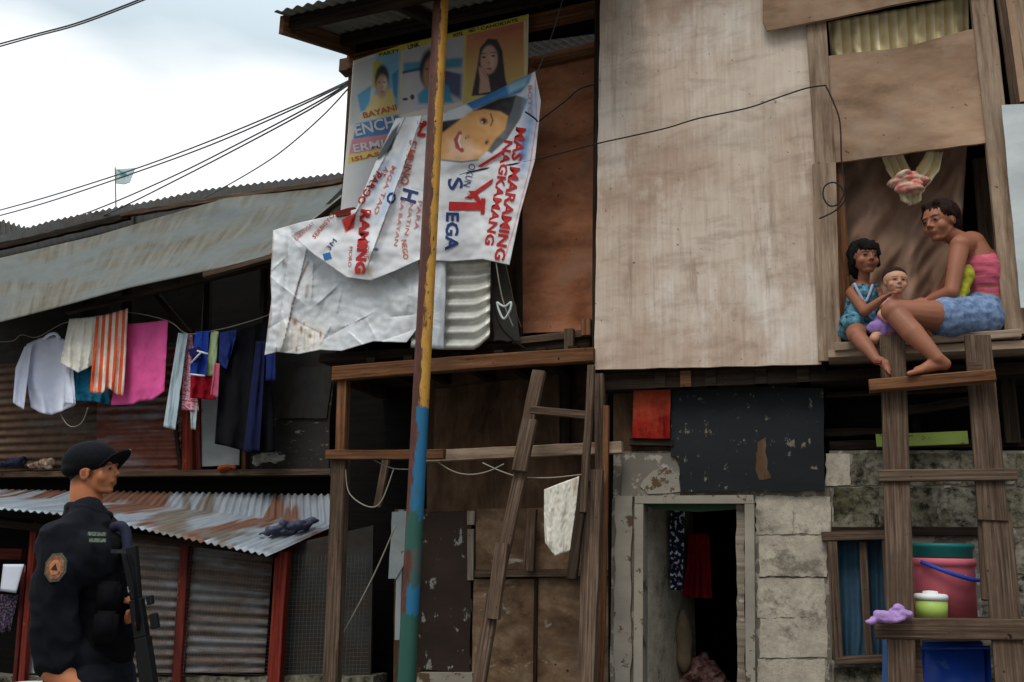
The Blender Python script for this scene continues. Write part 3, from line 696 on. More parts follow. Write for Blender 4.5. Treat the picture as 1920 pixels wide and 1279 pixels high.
# dark room behind the opening
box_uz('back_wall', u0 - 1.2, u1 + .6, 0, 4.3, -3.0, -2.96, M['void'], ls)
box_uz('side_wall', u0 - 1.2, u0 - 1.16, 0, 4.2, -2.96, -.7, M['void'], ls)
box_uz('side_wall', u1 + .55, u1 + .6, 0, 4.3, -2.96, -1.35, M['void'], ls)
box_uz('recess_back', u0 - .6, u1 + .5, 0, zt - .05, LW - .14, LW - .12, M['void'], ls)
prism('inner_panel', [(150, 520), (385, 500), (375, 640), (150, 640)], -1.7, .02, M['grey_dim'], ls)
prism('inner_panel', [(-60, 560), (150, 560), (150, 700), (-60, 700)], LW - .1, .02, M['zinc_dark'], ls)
board('inner_post', (388, 500), (384, 660), 14, .05, M['timber_dark'], ls, off=-1.6)
board('diagonal_brace', (285, 545), (352, 625), 10, .04, M['timber_dark'], ls, off=-1.2)
board('inner_post', (234, 540), (232, 650), 16, .05, M['timber_dark'], ls, off=-1.5)
# upper roof sheet (dark edge above the tarpaulin)
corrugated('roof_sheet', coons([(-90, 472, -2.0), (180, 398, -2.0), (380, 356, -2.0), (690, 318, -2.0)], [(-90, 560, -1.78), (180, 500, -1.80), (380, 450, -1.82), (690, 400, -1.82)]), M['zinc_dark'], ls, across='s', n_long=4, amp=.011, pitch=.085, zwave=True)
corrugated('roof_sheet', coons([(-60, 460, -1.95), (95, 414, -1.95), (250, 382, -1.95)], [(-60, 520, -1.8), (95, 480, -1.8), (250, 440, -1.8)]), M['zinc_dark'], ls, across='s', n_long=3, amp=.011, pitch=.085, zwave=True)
board('ridge_board', (225, 402), (640, 338), 10, .05, M['timber'], ls, off=-1.72, rough=.2)
board('ridge_board', (-60, 474), (240, 404), 12, .05, M['timber_dark'], ls, off=-1.74, rough=.2)
prism('end_wall', [(490, 500), (650, 345), (700, 345), (700, 700), (490, 700)], -1.45, .02, M['zinc_dark'], ls)
# eave beams
board('eave_beam', (120, 584), (505, 492), 9, .05, M['timber_dark'], ls, off=-.78)
board('eave_beam', (380, 515), (510, 480), 10, .05, M['timber'], ls, off=-.62)
board('eave_post', (492, 500), (486, 680), 10, .05, M['timber_dark'], ls, off=-1.1)
tp = sheet('tarpaulin', coons([(-70, 500, -1.62), (180, 442, -1.68), (420, 372, -1.72), (648, 343, -1.75)], [(-70, 622, -.62), (120, 573, -.68), (240, 540, -.70), (400, 505, -.70), (505, 488, -.70)],
           Rt=[(648, 343, -1.75), (600, 405, -1.3), (505, 488, -.70)]), 90, 30, M['tarp'],
           disp=lambda s, t: .016 * math.sin(26 * s + 3 * t) + .05 * nz3(s * 8, t * 2.5, 2) + .05 * t * nz3(s * 5, 7, 2) + .008 * nz3(s * 30, t * 9, 5), thick=.004)
tag(tp, 'long grey brown tarpaulin draped over the tin shack roof', 'tarpaulin')
for (a, b, wd) in (((500, 478), (640, 374), 7), ((512, 470), (646, 362), 5)):
    tag(board('roof_pole', a, b, wd, .03, M['zinc_under'], off=-.62, off2=-1.2), 'thin grey pole lying along the right end of the tarpaulin' + (', upper one' if wd == 5 else ', lower one'), 'pole', 'poles on the tarpaulin edge')
# far tin roof at the left edge
fr_ = corrugated('distant_roof', coons([(-80, 400, -3.6), (0, 412, -3.6), (66, 432, -3.6)], [(-80, 500, -3.0), (0, 500, -3.0), (80, 500, -3.0)]), M['zinc_dark'], across='s', n_long=3, amp=.022, pitch=.1, zwave=True)
tag(fr_, 'dark rusty roof just showing behind the tarpaulin at the photo\'s edge', 'roof', kind='thing')
box_uz('back_wall', u0 - 1.4, u1 + .6, 0, 3.9, -3.9, -3.86, M['void'], ls)

# lower awning roof over the shop front
corrugated('awning_sheet', coons([(-90, 917, -1.32), (622, 928, -1.32)], [(-302, 938, -.42), (-90, 946, -.42), (160, 968, -.42), (300, 1000, -.42), (500, 1041, -.40)], Rt=[(622, 928, -1.32), (628, 984, -1.0), (500, 1041, -.40)]), M['awning'], ls, across='s', n_long=14, amp=.009, zwave=True,
           off_extra=lambda s, t: .01 * nz3(s * 8, t * 3))
M['zr2'] = M['zinc_roof']
SO = -.66
def panel_corr(pts, m='zinc_wall', off=SO):
    corrugated('front_sheet', coons([pts[0], pts[1]], [pts[3], pts[2]]), M[m], ls, off=off, pitch=.07, amp=.008)
panel_corr([(240, 1000), (345, 1010), (322, 1262), (225, 1262)])
panel_corr([(345, 1020), (512, 1040), (495, 1262), (325, 1262)], off=SO - .015)
prism('front_panel', [(505, 1030), (700, 985), (690, 1500), (480, 1500)], SO - .10, .02, M['zinc_dark'], ls)
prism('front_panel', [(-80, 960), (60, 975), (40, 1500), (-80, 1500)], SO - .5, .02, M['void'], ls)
prism('front_panel', [(60, 985), (250, 990), (250, 1500), (20, 1500)], SO - .15, .02, M['zinc_dark'], ls)
prism('lower_strip', rough_outline([(45, 1180), (80, 1180), (75, 1262), (40, 1262)], 20, 1, 2), SO - .05, .01, M['grey_panel'], ls)
prism('kerb_block', rough_outline([(-80, 1268), (700, 1268), (700, 1600), (-80, 1600)], 20, 2, 2), SO - .02, .2, M['block_moss'], ls)
board('front_post', (527, 1034), (496, 1500), 27, .06, M['red_timber'], ls, off=SO + .05, rough=.03)
board('front_post', (346, 1018), (318, 1500), 20, .05, M['red_dark'], ls, off=SO + .04, rough=.03)
board('front_post', (62, 980), (20, 1500), 14, .05, M['red_timber'], ls, off=SO + .03, rough=.05)
board('front_post', (44, 1060), (5, 1500), 9, .04, M['red_dark'], ls, off=SO + .02, rough=.05)
board('front_rail', (-60, 1036), (40, 1040), 20, .04, M['red_dark'], ls, off=SO - .1)
board('awning_beam', (520, 1034), (640, 990), 16, .05, M['red_dark'], ls, off=-.62, off2=-1.1)
board('awning_beam', (-60, 975), (240, 1004), 14, .05, M['timber_dark'], ls, off=-.60)
board('awning_beam', (240, 1004), (520, 1040), 12, .05, M['timber_dark'], ls, off=-.60)
# chicken wire stretched over the front
bm = bmesh.new()
for i in range(46):
    x = 245 + i * 6
    if x < 500: tube_into(bm, [at(x, 1018 + (x - 245) * .08, SO + .02), at(x - 22, 1262, SO + .02)], .0011, 3)
for j in range(34):
    y = 1030 + j * 7.2
    tube_into(bm, [at(240, y - 6, SO + .022), at(505, y + 6, SO + .022)], .0011, 3)
from_bm('wire_mesh', bm, M['wire'], ls)
bm = bmesh.new()
for i in range(22):
    x = 540 + i * 7; tube_into(bm, [at(x, 1040, SO - .05), at(x - 12, 1262, SO - .05)], .0012, 3)
for j in range(28):
    y = 1060 + j * 7.6; tube_into(bm, [at(535, y, SO - .048), at(690, y - 4, SO - .048)], .0012, 3)
from_bm('wire_mesh', bm, M['wire'], ls)

# ================================================================== POLE
pA, pB = at(764, 1240, .42), at(830, -60, .42)
zA = pA.z; dpz = (pB - pA) / (pB.z - pA.z); base = pA - dpz * zA
def zpole(y):
    t = (1240 - y) / 1300; p = pA.lerp(pB, t); return p.z
M_POLE = [(zpole(1128), 'blue', .12), (zpole(1085), 'brown', .12), (zpole(1010), 'green', .16), (zpole(935), 'blue', .22), (zpole(812), 'up', .02)]
pm = pole_mat()
top = base + dpz * 5.6
pole = tube('pole', [base + (top - base) * (i / 40) for i in range(41)], .048, pm, seg=24)
tag(pole, 'tall rusty steel pole painted yellow above and blue and green below', 'pole')

# ================================================================== LADDERS
ld = thing('ladder', 'broad home-made timber ladder with four rungs leading up to the woman', 'ladder', W(1.15, 0, .6))
board('rail', (1673, 628), (1696, 1500), 44, .035, M['timber'], ld, off=.20, off2=.62, w2=50, rough=.012)
board('rail', (1833, 628), (1862, 975), 44, .035, M['timber'], ld, off=.20, off2=.38, w2=52, rough=.012)
board('rail', (1838, 700), (1858, 1125), 30, .03, M['timber'], ld, off=.20, off2=.42, w2=30, rough=.02)
board('rail', (1868, 960), (1915, 1500), 52, .035, M['timber'], ld, off=.36, off2=.62, rough=.015)
board('rung', (1630, 722), (1867, 702), 22, .09, M['timber_warm'], ld, off=.36, rough=.03)
board('rung', (1648, 892), (1908, 889), 22, .05, M['timber'], ld, off=.37, rough=.03)
board('rung', (1640, 1178), (1990, 1182), 38, .06, M['timber'], ld, off=.50, rough=.03)
board('splinter', (1816, 690), (1840, 690), 20, .02, M['timber'], ld, off=.24, rough=.3)
ml = thing('ladder', 'rickety leaning ladder of split grey timbers beside the rusty pole', 'ladder', W(-1.3, 0, .4))
board('rail', (1010, 694), (984, 812), 25, .04, M['timber'], ml, off=.10, off2=.18, rough=.05)
board('rail', (992, 785), (972, 882), 29, .04, M['timber'], ml, off=.19, off2=.25, rough=.06)
board('rail', (978, 870), (932, 1080), 24, .04, M['timber'], ml, off=.20, off2=.31, rough=.05)
board('rail', (940, 1018), (922, 1160), 25, .04, M['timber'], ml, off=.32, off2=.38, rough=.05)
board('rail', (924, 1110), (862, 1500), 26, .04, M['timber'], ml, off=.32, off2=.5, rough=.06)
board('rail', (1108, 684), (1092, 960), 13, .04, M['timber'], ml, off=.12, off2=.24, rough=.12)
board('rail', (1096, 900), (1070, 1085), 18, .04, M['timber_dark'], ml, off=.20, off2=.3, rough=.12)
board('rung', (994, 768), (1098, 778), 15, .04, M['timber'], ml, off=.16, rough=.05)
lp = tag(board('leaning_timber', (1112, 880), (1092, 1500), 34, .05, M['timber'], off=.12, off2=.42, rough=.06), 'thick weathered timber leaning right of the rickety ladder', 'timber')
tag(board('leaning_timber', (1136, 760), (1120, 1400), 11, .03, M['timber_warm'], off=.02, off2=.1, rough=.1), 'thin brown batten standing next to the cracked block wall', 'timber')
# ================================================================== BANNERS
def sd_poly(X, Y, pts):
    ins = np.zeros(X.shape, bool); dm = np.full(X.shape, 1e9); n = len(pts)
    for i in range(n):
        x1, y1 = pts[i]; x2, y2 = pts[(i + 1) % n]
        c = ((y1 > Y) != (y2 > Y)); 
        if y1 != y2: ins ^= c & (X < (x2 - x1) * (Y - y1) / (y2 - y1) + x1)
        dx, dy = x2 - x1, y2 - y1; t = np.clip(((X - x1) * dx + (Y - y1) * dy) / (dx * dx + dy * dy + 1e-9), 0, 1)
        dm = np.minimum(dm, np.hypot(X - x1 - t * dx, Y - y1 - t * dy))
    return np.where(ins, dm, -dm)
class Canvas:
    """printed artwork, worked out per point of the sheet"""
    def __init__(s, X, Y, base):
        s.X, s.Y = X, Y; s.c = np.zeros(X.shape + (3,)); s.c[:] = base
    def put(s, a, col_):
        a = np.clip(a, 0, 1)[..., None]; s.c = s.c * (1 - a) + np.array(col_) * a
    def poly(s, pts, col_, soft=1.2, k=1.0): s.put(k * (.5 + sd_poly(s.X, s.Y, pts) / soft), col_)
    def ell(s, cx, cy, rx, ry, col_, rot=0, soft=.25, k=1.0):
        c, q = math.cos(R(rot)), math.sin(R(rot)); dx, dy = s.X - cx, s.Y - cy
        u, v = (dx * c + dy * q) / rx, (-dx * q + dy * c) / ry; s.put(k * (1 - np.hypot(u, v)) / soft, col_)
    def line(s, pts, wd, col_, soft=1.0, k=1.0):
        for (x1, y1), (x2, y2) in zip(pts, pts[1:]):
            dx, dy = x2 - x1, y2 - y1; t = np.clip(((s.X - x1) * dx + (s.Y - y1) * dy) / (dx * dx + dy * dy), 0, 1)
            s.put(k * (wd / 2 - np.hypot(s.X - x1 - t * dx, s.Y - y1 - t * dy)) / soft + .5 * k, col_)
    def grad(s, y0, y1, ca, cb):
        t = np.clip((s.Y - y0) / (y1 - y0), 0, 1)[..., None]; return np.array(ca) * (1 - t) + np.array(cb) * t
def painted_sheet(name, cf, nx, ny, offf, paint, mat, thick=.003, parent=None):
    P = [[cf(i / nx, j / ny) for i in range(nx + 1)] for j in range(ny + 1)]
    X = np.array([[q[0] for q in r] for r in P]); Y = np.array([[q[1] for q in r] for r in P])
    cv = paint(X, Y)
    def S(s, t):
        q = P[round(t * ny)][round(s * nx)]; return at(q[0], q[1], offf(q[0], q[1]))
    def colf(s, t): return cv.c[round(t * ny), round(s * nx)]
    return grid(name, S, nx, ny, mat, parent, thick=thick, colf=colf, uvs=(1, 1))
_font = {}
def lettering(parent, txt, p, q, h, mat, offf, lift=.004, bold=.02, name='lettering'):
    """words from photo pixel p to q along the baseline, h pixels tall, laid on the sheet's own surface"""
    cu = bpy.data.curves.new('t', 'FONT'); cu.body = txt; cu.offset = bold; cu.size = 1; cu.resolution_u = 2
    o = bpy.data.objects.new('t', cu); col.objects.link(o); dg = bpy.context.evaluated_depsgraph_get()
    me = bpy.data.meshes.new_from_object(o.evaluated_get(dg)); bpy.data.objects.remove(o)
    bm = bmesh.new(); bm.from_mesh(me)
    xs = [v.co.x for v in bm.verts]; ys = [v.co.y for v in bm.verts]; x0, x1 = min(xs), max(xs); y0, y1 = min(ys), max(ys)
    d = Vector((q[0] - p[0], q[1] - p[1])); Ln = d.length; d.normalize(); up = Vector((d.y, -d.x))
    for v in bm.verts:
        a = (v.co.x - x0) / (x1 - x0) * Ln; b = (v.co.y - y0) / (y1 - y0) * h
        X = p[0] + d.x * a + up.x * b; Y = p[1] + d.y * a + up.y * b
        v.co = at(X, Y, offf(X, Y) + lift)
    return from_bm(name, bm, mat, parent)
M['print'] = vcol('printed_vinyl', .5, .10, spec=.35)
def seg_d(x, y, a, b):
    dx, dy = b[0] - a[0], b[1] - a[1]; t = max(0, min(1, ((x - a[0]) * dx + (y - a[1]) * dy) / (dx * dx + dy * dy)))
    px, py = x - a[0] - t * dx, y - a[1] - t * dy; return math.hypot(px, py), (dx * py - dy * px)
def off1(x, y): return -.20 + .012 * nz3(x / 60, y / 90, 3) + .006 * math.sin(x / 13 + y / 60)
white = C(206, 204, 204); yel = C(196, 180, 66)
def paint1(X, Y):
    c = Canvas(X, Y, C(210, 204, 192))
    # left portrait
    c.poly([(664, 120), (752, 88), (745, 215), (655, 235)], C(188, 190, 186)); c.poly([(705, 100), (750, 90), (748, 200), (700, 205)], C(116, 168, 196), 8)
    c.poly([(700, 118), (716, 110), (712, 160), (698, 166)], C(176, 172, 60), 5)
    c.poly([(670, 178), (696, 160), (692, 205), (676, 210)], C(60, 150, 190), 3); c.poly([(735, 140), (747, 130), (744, 185), (738, 178)], C(50, 130, 176), 3)
    c.poly([(678, 218), (700, 180), (735, 165), (745, 215), (680, 222)], C(206, 186, 116), 3)
    c.ell(716, 148, 15, 30, C(38, 34, 34), 3); c.ell(716, 162, 12.5, 26, C(178, 142, 118), 3, .3); c.ell(722, 158, 6, 18, C(214, 190, 172), 3, .8)
    for x in (711, 721): c.ell(x, 154, 2.6, 1.6, C(60, 40, 34))
    c.ell(717, 172, 4, 1.8, C(170, 80, 70)); c.ell(718, 163, 1.6, 3, C(150, 110, 90), 0, .8)
    c.poly([(668, 232), (750, 214), (742, 250), (662, 262)], C(66, 112, 166), 3); c.poly([(660, 262), (742, 250), (735, 290), (652, 300)], C(196, 120, 130), 2)
    c.poly([(654, 290), (730, 276), (724, 296), (650, 312)], C(206, 186, 90), 4)
    # middle portrait
    c.poly([(755, 86), (872, 58), (866, 190), (750, 215)], C(184, 180, 186)); c.poly([(757, 118), (868, 108), (866, 126), (756, 136)], C(70, 140, 166), 6)
    c.line([(756, 136), (800, 126), (862, 142)], 4, C(36, 60, 100), 2); c.poly([(830, 132), (866, 140), (864, 186), (832, 170)], C(70, 84, 118), 8)
    c.poly([(783, 178), (800, 160), (840, 160), (850, 192), (785, 195)], C(50, 146, 176), 5)
    c.ell(806, 128, 22, 42, C(36, 32, 34), 5); c.ell(808, 138, 17, 36, C(172, 128, 104), 5, .3)
    for x in (800, 816): c.ell(x, 130, 3, 1.8, C(50, 36, 30))
    c.ell(809, 156, 6, 2, C(160, 80, 70)); c.ell(808, 144, 2.5, 4, C(146, 104, 84), 0, .8)
    c.ell(760, 186, 6, 3, C(20, 20, 24)); c.ell(773, 182, 4, 6, C(20, 20, 24))
    # right portrait
    g = c.grad(40, 190, C(190, 96, 74), C(206, 190, 110)); a = np.clip(.5 + sd_poly(X, Y, [(874, 62), (988, 34), (988, 170), (870, 195)]), 0, 1)[..., None]; c.c = c.c * (1 - a) + g * a
    c.poly([(894, 130), (900, 90), (915, 72), (932, 74), (942, 95), (948, 150), (956, 175), (884, 180)], C(50, 40, 46), 2)
    c.ell(917, 112, 18, 30, C(196, 156, 136), 4, .2); c.ell(922, 114, 10, 20, C(214, 176, 156), 0, .9)
    for x, y in ((907, 107), (925, 105)): c.ell(x, y, 4, 2, C(50, 34, 34)); c.line([(x - 5, y - 6), (x + 5, y - 7)], 1.5, C(66, 46, 42))
    c.ell(917, 118, 2.5, 6, C(160, 116, 98), 0, .8); c.ell(917, 129, 6, 2.4, C(176, 70, 72)); 
    c.poly([(897, 124), (905, 128), (916, 146), (920, 172), (898, 176), (900, 150)], C(200, 158, 140), 2); c.line([(899, 126), (912, 146)], 1.2, C(150, 106, 90)); c.line([(903, 124), (915, 142)], 1.2, C(150, 106, 90))
    c.line([(872, 60), (870, 192)], 5, C(204, 184, 110)); c.line([(752, 84), (748, 240)], 3, C(196, 180, 110)); c.line([(984, 34), (986, 170)], 5, C(214, 200, 150))
    c.poly([(706, 92), (990, 22), (990, 38), (706, 106)], yel, 1.5)
    c.poly([(640, 312), (740, 285), (740, 420), (630, 420)], C(200, 198, 196), 6)
    c.c = np.minimum(c.c * 1.12 + .035, .82); return c
b1 = painted_sheet('poster', coons([(662, 114), (752, 84), (991, 26)], [(638, 402), (975, 330)], Lf=[(662, 114), (652, 250), (638, 402)], Rt=[(991, 26), (990, 120), (975, 330)]), 170, 190, off1, paint1, M['print'])
tag(b1, 'row of three portrait posters with yellow heading under the tin roof', 'poster')
tx = {k: painted('ink_' + k, v, dirt=.15) for k, v in dict(red=C(186, 40, 40), blue=C(44, 62, 120), orange=C(196, 96, 66), pink=C(206, 120, 120), white=C(214, 216, 220), dark=C(60, 56, 30), cyan=C(40, 110, 170)).items()}
for t_, p, q, h, m in [('ENCH', (668, 256), (742, 238), 22, 'white'), ('ERMI', (664, 286), (720, 276), 15, 'white'), ('BAYANI', (682, 222), (745, 206), 11, 'orange'), ('LINK', (766, 93), (788, 87), 9, 'dark'),
                       ('PARTY', (712, 106), (750, 97), 6, 'dark'), ('NO. 1', (880, 62), (898, 57), 7, 'dark'), ('CANDIDATE', (902, 57), (972, 40), 6, 'dark'), ('VOTE', (850, 71), (868, 66), 7, 'dark'), ('COUNCILOR', (892, 76), (975, 54), 6, 'pink'), ('ISLAS', (660, 303), (712, 292), 8, 'orange')]:
    lettering(b1, t_, p, q, h, tx[m], off1)
ridges = [((790, 222), (700, 470), 9, .030), ((752, 235), (668, 400), 12, .022), ((845, 215), (790, 470), 14, -.026), ((1000, 150), (880, 205), 10, .020), ((700, 430), (560, 440), 14, -.016), ((720, 470), (900, 440), 18, .012), ((830, 330), (960, 300), 12, -.016), ((690, 400), (700, 520), 8, .018), ((940, 260), (925, 480), 16, .014)]
def off2(x, y):
    o = .11 + .00012 * (700 - x)
    for a, b, wd, am in ridges:
        d, sg = seg_d(x, y, a, b); o += am * math.exp(-(d / wd) ** 2)
        if am > .02 and sg > 0: o += am * .5 * math.exp(-(d / (wd * 3)) ** 2)
    return o + .012 * nz3(x / 40, y / 40, 8) + .005 * nz3(x / 14, y / 14, 1)
def paint2(X, Y):
    c = Canvas(X, Y, C(220, 220, 223))
    c.poly([(835, 210), (985, 140), (990, 190), (900, 300), (826, 300)], C(196, 198, 202), 6)
    c.poly([(868, 190), (929, 166), (998, 136), (992, 156), (976, 174), (935, 188), (887, 206)], C(50, 108, 160), 4); c.poly([(950, 160), (996, 140), (985, 162), (955, 176)], C(130, 168, 190), 8)
    c.poly([(886, 208), (935, 184), (967, 178), (990, 186), (976, 222), (950, 262), (922, 288), (905, 280), (940, 220)], C(92, 96, 98), 3)
    c.poly([(884, 210), (935, 186), (967, 180), (960, 206), (948, 236), (940, 214), (905, 206)], C(30, 28, 30), 3)
    c.poly([(826, 228), (866, 222), (850, 250), (826, 256)], C(34, 34, 38), 3)
    c.poly([(828, 250), (845, 238), (863, 224), (884, 209), (908, 205), (938, 209), (953, 218), (947, 243), (928, 262), (914, 283), (896, 298), (863, 301), (826, 299)], C(214, 158, 96), 4)
    c.poly([(840, 262), (870, 250), (900, 285), (880, 298), (840, 297)], C(230, 186, 150), 14); c.ell(930, 226, 14, 12, C(224, 172, 110), 0, .8)
    c.ell(907, 227, 10, 8, C(150, 76, 50), 20, .5); c.ell(907, 227, 5, 6, C(44, 24, 24), 10, .4); c.ell(904, 229, 1.6, 1.8, C(220, 210, 200)); c.line([(920, 214), (924, 226), (920, 236)], 2.5, C(96, 60, 40), 2)
    c.ell(913, 267, 6, 8, C(150, 110, 90), 30, .7); c.ell(912, 267, 3, 4.5, C(60, 50, 46), 30, .5)
    c.ell(878, 256, 6, 5, C(190, 124, 80), 0, .8); c.ell(873, 259, 2, 3, C(120, 60, 40), 0, .6)
    c.line([(862, 250), (855, 262), (858, 275), (866, 282)], 8, C(176, 66, 52), 2); c.line([(863, 254), (860, 264), (864, 276)], 3.2, C(236, 226, 216), 1.4)
    c.line([(828, 300), (866, 304), (896, 300)], 3, C(110, 110, 116), 2)
    # blue-ish gradient strip along the right edge and pale blue strips
    c.poly([(985, 180), (1008, 160), (1010, 230), (985, 330), (968, 330)], C(140, 170, 206), 16, .7); c.poly([(975, 262), (990, 255), (985, 300), (970, 300)], C(70, 110, 170), 10, .8)
    c.line([(1004, 150), (1006, 230), (992, 320), (966, 420), (948, 480)], 1.6, C(206, 110, 112), 1.2)
    c.poly([(735, 245), (750, 230), (735, 280), (712, 300), (702, 300)], C(60, 66, 70), 4)
    c.poly([(745, 300), (765, 250), (725, 400), (705, 420)], C(160, 190, 220), 10, .7); c.poly([(715, 310), (735, 290), (700, 380), (690, 390)], C(170, 196, 222), 8, .7)
    c.poly([(640, 412), (668, 398), (664, 428), (648, 436)], C(200, 56, 48), 3)
    c.poly([(548, 432), (575, 420), (565, 440), (552, 446)], C(150, 150, 150), 6)
    c.ell(705, 468, 7, 5, C(70, 96, 150), 0, .5, .8); c.poly([(655, 508), (700, 490), (702, 522), (660, 522)], C(150, 140, 126), 8, .6)
    c.line([(772, 352), (815, 362)], 2, C(120, 160, 200), 2, .6)
    return c
b2 = painted_sheet('banner', coons([(742, 222), (835, 211), (900, 184), (1003, 134)], [(545, 440), (590, 478), (650, 520), (695, 526), (740, 508), (786, 487), (845, 490), (905, 486), (955, 497)],
                                    Lf=[(742, 222), (704, 305), (668, 392), (600, 412), (545, 440)], Rt=[(1003, 134), (1014, 190), (1003, 300), (975, 400), (955, 497)]), 280, 210, off2, paint2, M['print'])
tag(b2, 'torn election banner with a sideways smiling face draped behind the rusty pole', 'banner')
for t_, p, q, h, m, bo in [('MAS', (967, 238), (958, 300), 20, 'red', .03), ('MARAMING', (956, 312), (926, 486), 20, 'red', .03), ('NAGKAMANG', (945, 262), (908, 458), 17, 'red', .03), ('EGA', (836, 398), (834, 470), 25, 'blue', .03), ('S', (838, 336), (842, 358), 28, 'blue', .02), ('OKUN', (880, 306), (868, 348), 13, 'blue', 0),
                       ('H', (756, 352), (750, 374), 30, 'blue', .03), ('O', (728, 358), (722, 380), 18, 'blue', .04), ('SIMUNO', (768, 262), (750, 345), 15, 'orange', .01), ('N', (783, 226), (782, 256), 16, 'red', .03),
                       ('PAROO', (706, 320), (668, 378), 14, 'red', .03), ('AT', (722, 312), (712, 326), 10, 'red', 0), ('RAMING', (676, 392), (664, 512), 20, 'red', .05), ('MAKATAO', (770, 288), (745, 350), 7, 'pink', 0),
                       ('MGA TAO', (735, 310), (700, 400), 8, 'pink', .01), ('SA BAYAN', (752, 372), (738, 460), 7, 'pink', 0), ('NATIN', (768, 380), (758, 440), 7, 'pink', 0), ('PARA', (784, 376), (776, 430), 8, 'pink', 0), ('SERBISYO', (590, 448), (628, 404), 8, 'orange', .01), ('BARANGAY', (556, 452), (590, 420), 7, 'orange', 0),
                       ('NEGO', (752, 450), (756, 486), 10, 'orange', .01), ('LOVE', (684, 452), (682, 486), 9, 'orange', 0), ('MORO', (655, 462), (652, 500), 6, 'red', 0), ('1', (608, 488), (622, 484), 12, 'cyan', .05), ('3M', (618, 470), (632, 452), 9, 'blue', 0), ('BOTO', (990, 160), (990, 215), 7, 'pink', 0)]:
    lettering(b2, t_, p, q, h, tx[m], off2, bold=bo)
# the big red M lying on its side
def strokes(name, polys, mat, offf, parent, lift=.005):
    bm = bmesh.new()
    for P in polys:
        a, b, c_, d = P; k = 6
        rows = [[bm.verts.new(at(x, y, offf(x, y) + lift)) for x, y in [(a[0] + (b[0] - a[0]) * i / k, a[1] + (b[1] - a[1]) * i / k), (d[0] + (c_[0] - d[0]) * i / k, d[1] + (c_[1] - d[1]) * i / k)]] for i in range(k + 1)]
        for r0, r1 in zip(rows, rows[1:]): bm.faces.new((r0[0], r1[0], r1[1], r0[1]))
    return from_bm(name, bm, mat, parent)
strokes('red_mark', [[(842, 378), (906, 380), (906, 394), (841, 395)], [(902, 372), (910, 372), (908, 402), (901, 402)]], tx['red'], off2, b2)
for q_ in ([(870, 372), (925, 334), (922, 344), (884, 372)], [(878, 358), (892, 358), (906, 384), (898, 384)], [(895, 312), (948, 278), (946, 286), (902, 314)], [(786, 236), (800, 228), (802, 234), (787, 244)]): strokes('red_mark', [q_], tx['red'], off2, b2, .007)
# wires and cord hanging at the banner's corner
hg = thing('hanging_scrap', 'tangle of wire and a white plastic handle dangling below the banner corner', 'scrap', at(945, 610, .02))
tube('wire', smoothline([at(930, 490, .08), at(936, 530, .06), at(945, 570, .04), at(962, 612, .04)]), .004, M['rope'], hg)
tube('wire', smoothline([at(948, 495, .08), at(958, 540, .06), at(966, 580, .05), at(978, 615, .04)]), .003, M['timber'], hg)
tube('wire', smoothline([at(922, 487, .05), at(924, 560, .02), at(940, 615, .02), at(985, 655, .0)]), .006, M['timber_dark'], hg)
tube('plastic_handle', smoothline([at(932, 567, .07), at(946, 575, .08), at(958, 567, .08), at(956, 582, .08), at(945, 598, .07), at(936, 583, .07), at(932, 567, .07)]), .007, M['bark_white'], hg)
prism('torn_sheet', rough_outline([(918, 488), (948, 500), (962, 560), (975, 640), (925, 640)], 12, 3, 3), -.05, .01, M['zinc_dark'], hg)
# crumpled sheet
def crease(x, y):
    o = 0
    for a, b, wd, am in CR:
        d, sg = seg_d(x, y, a, b); o += am * math.exp(-d / wd) * (1 if sg > 0 else .6)
    return o
_rc = random.Random(5)
CR = [((575, 470), (530, 650), 14, .030), ((548, 430), (520, 660), 10, -.022), ((510, 520), (560, 560), 10, .016)]
for _ in range(34):
    x, y = _rc.uniform(505, 780), _rc.uniform(430, 655); a = _rc.uniform(0, 3.14); l = _rc.uniform(20, 75)
    CR.append(((x, y), (x + l * math.cos(a), y + l * math.sin(a) * .8), _rc.uniform(5, 16), _rc.choice((-1, 1)) * _rc.uniform(.006, .018)))
def off3(x, y): return .03 + .040 * nz3(x / 95, y / 80, 1) + crease(x, y) + .004 * nz3(x / 12, y / 12, 4) + (.0012 * max(0, 540 - x))
def paint3(X, Y):
    c = Canvas(X, Y, C(216, 219, 222))
    for _ in range(40): c.ell(_rc.uniform(500, 790), _rc.uniform(420, 660), _rc.uniform(10, 40), _rc.uniform(8, 30), C(*([_rc.choice((160, 178, 215))] * 3)), _rc.uniform(0, 180), .9, .5)
    c.poly([(528, 600), (560, 596), (612, 612), (606, 660), (520, 664)], C(214, 210, 202), 16, .8)
    rs = C(128, 74, 40)
    c.line([(578, 492), (560, 530), (548, 570), (543, 600)], 3.2, rs, 3, .85); c.line([(577, 536), (574, 556)], 5, rs, 5, .6); c.ell(532, 492, 5, 10, C(130, 100, 80), 0, .8, .6)
    for x, y, a, b in ((553, 604, 7, 10), (565, 618, 4, 14), (581, 630, 6, 7), (601, 628, 3, 10), (556, 655, 3, 8), (570, 608, 3, 6)): c.ell(x, y, a, b, C(140, 82, 44), 0, .8, .9)
    for x in (540, 548, 560, 572, 590): c.line([(x, 618), (x - 2, 655)], 1.6, C(150, 120, 90), 3, .5)
    c.line([(512, 440), (507, 520), (508, 590), (500, 640)], 3, C(150, 96, 66), 3, .6)
    return c
def foil_mat():
    b = MB('crumpled_silver_sheet', .5, .08, .4); a = b.n('ShaderNodeVertexColor', layer_name='Col'); n = b.noise((9, 9, 9), 6, .7, 'Object')
    c = b.mix(1, a.outputs['Color'], b.ramp(n, .3, .7, (.78,) * 3, (1.08,) * 3), 'MULTIPLY'); return b.bump(n, .006, .5).out(c)
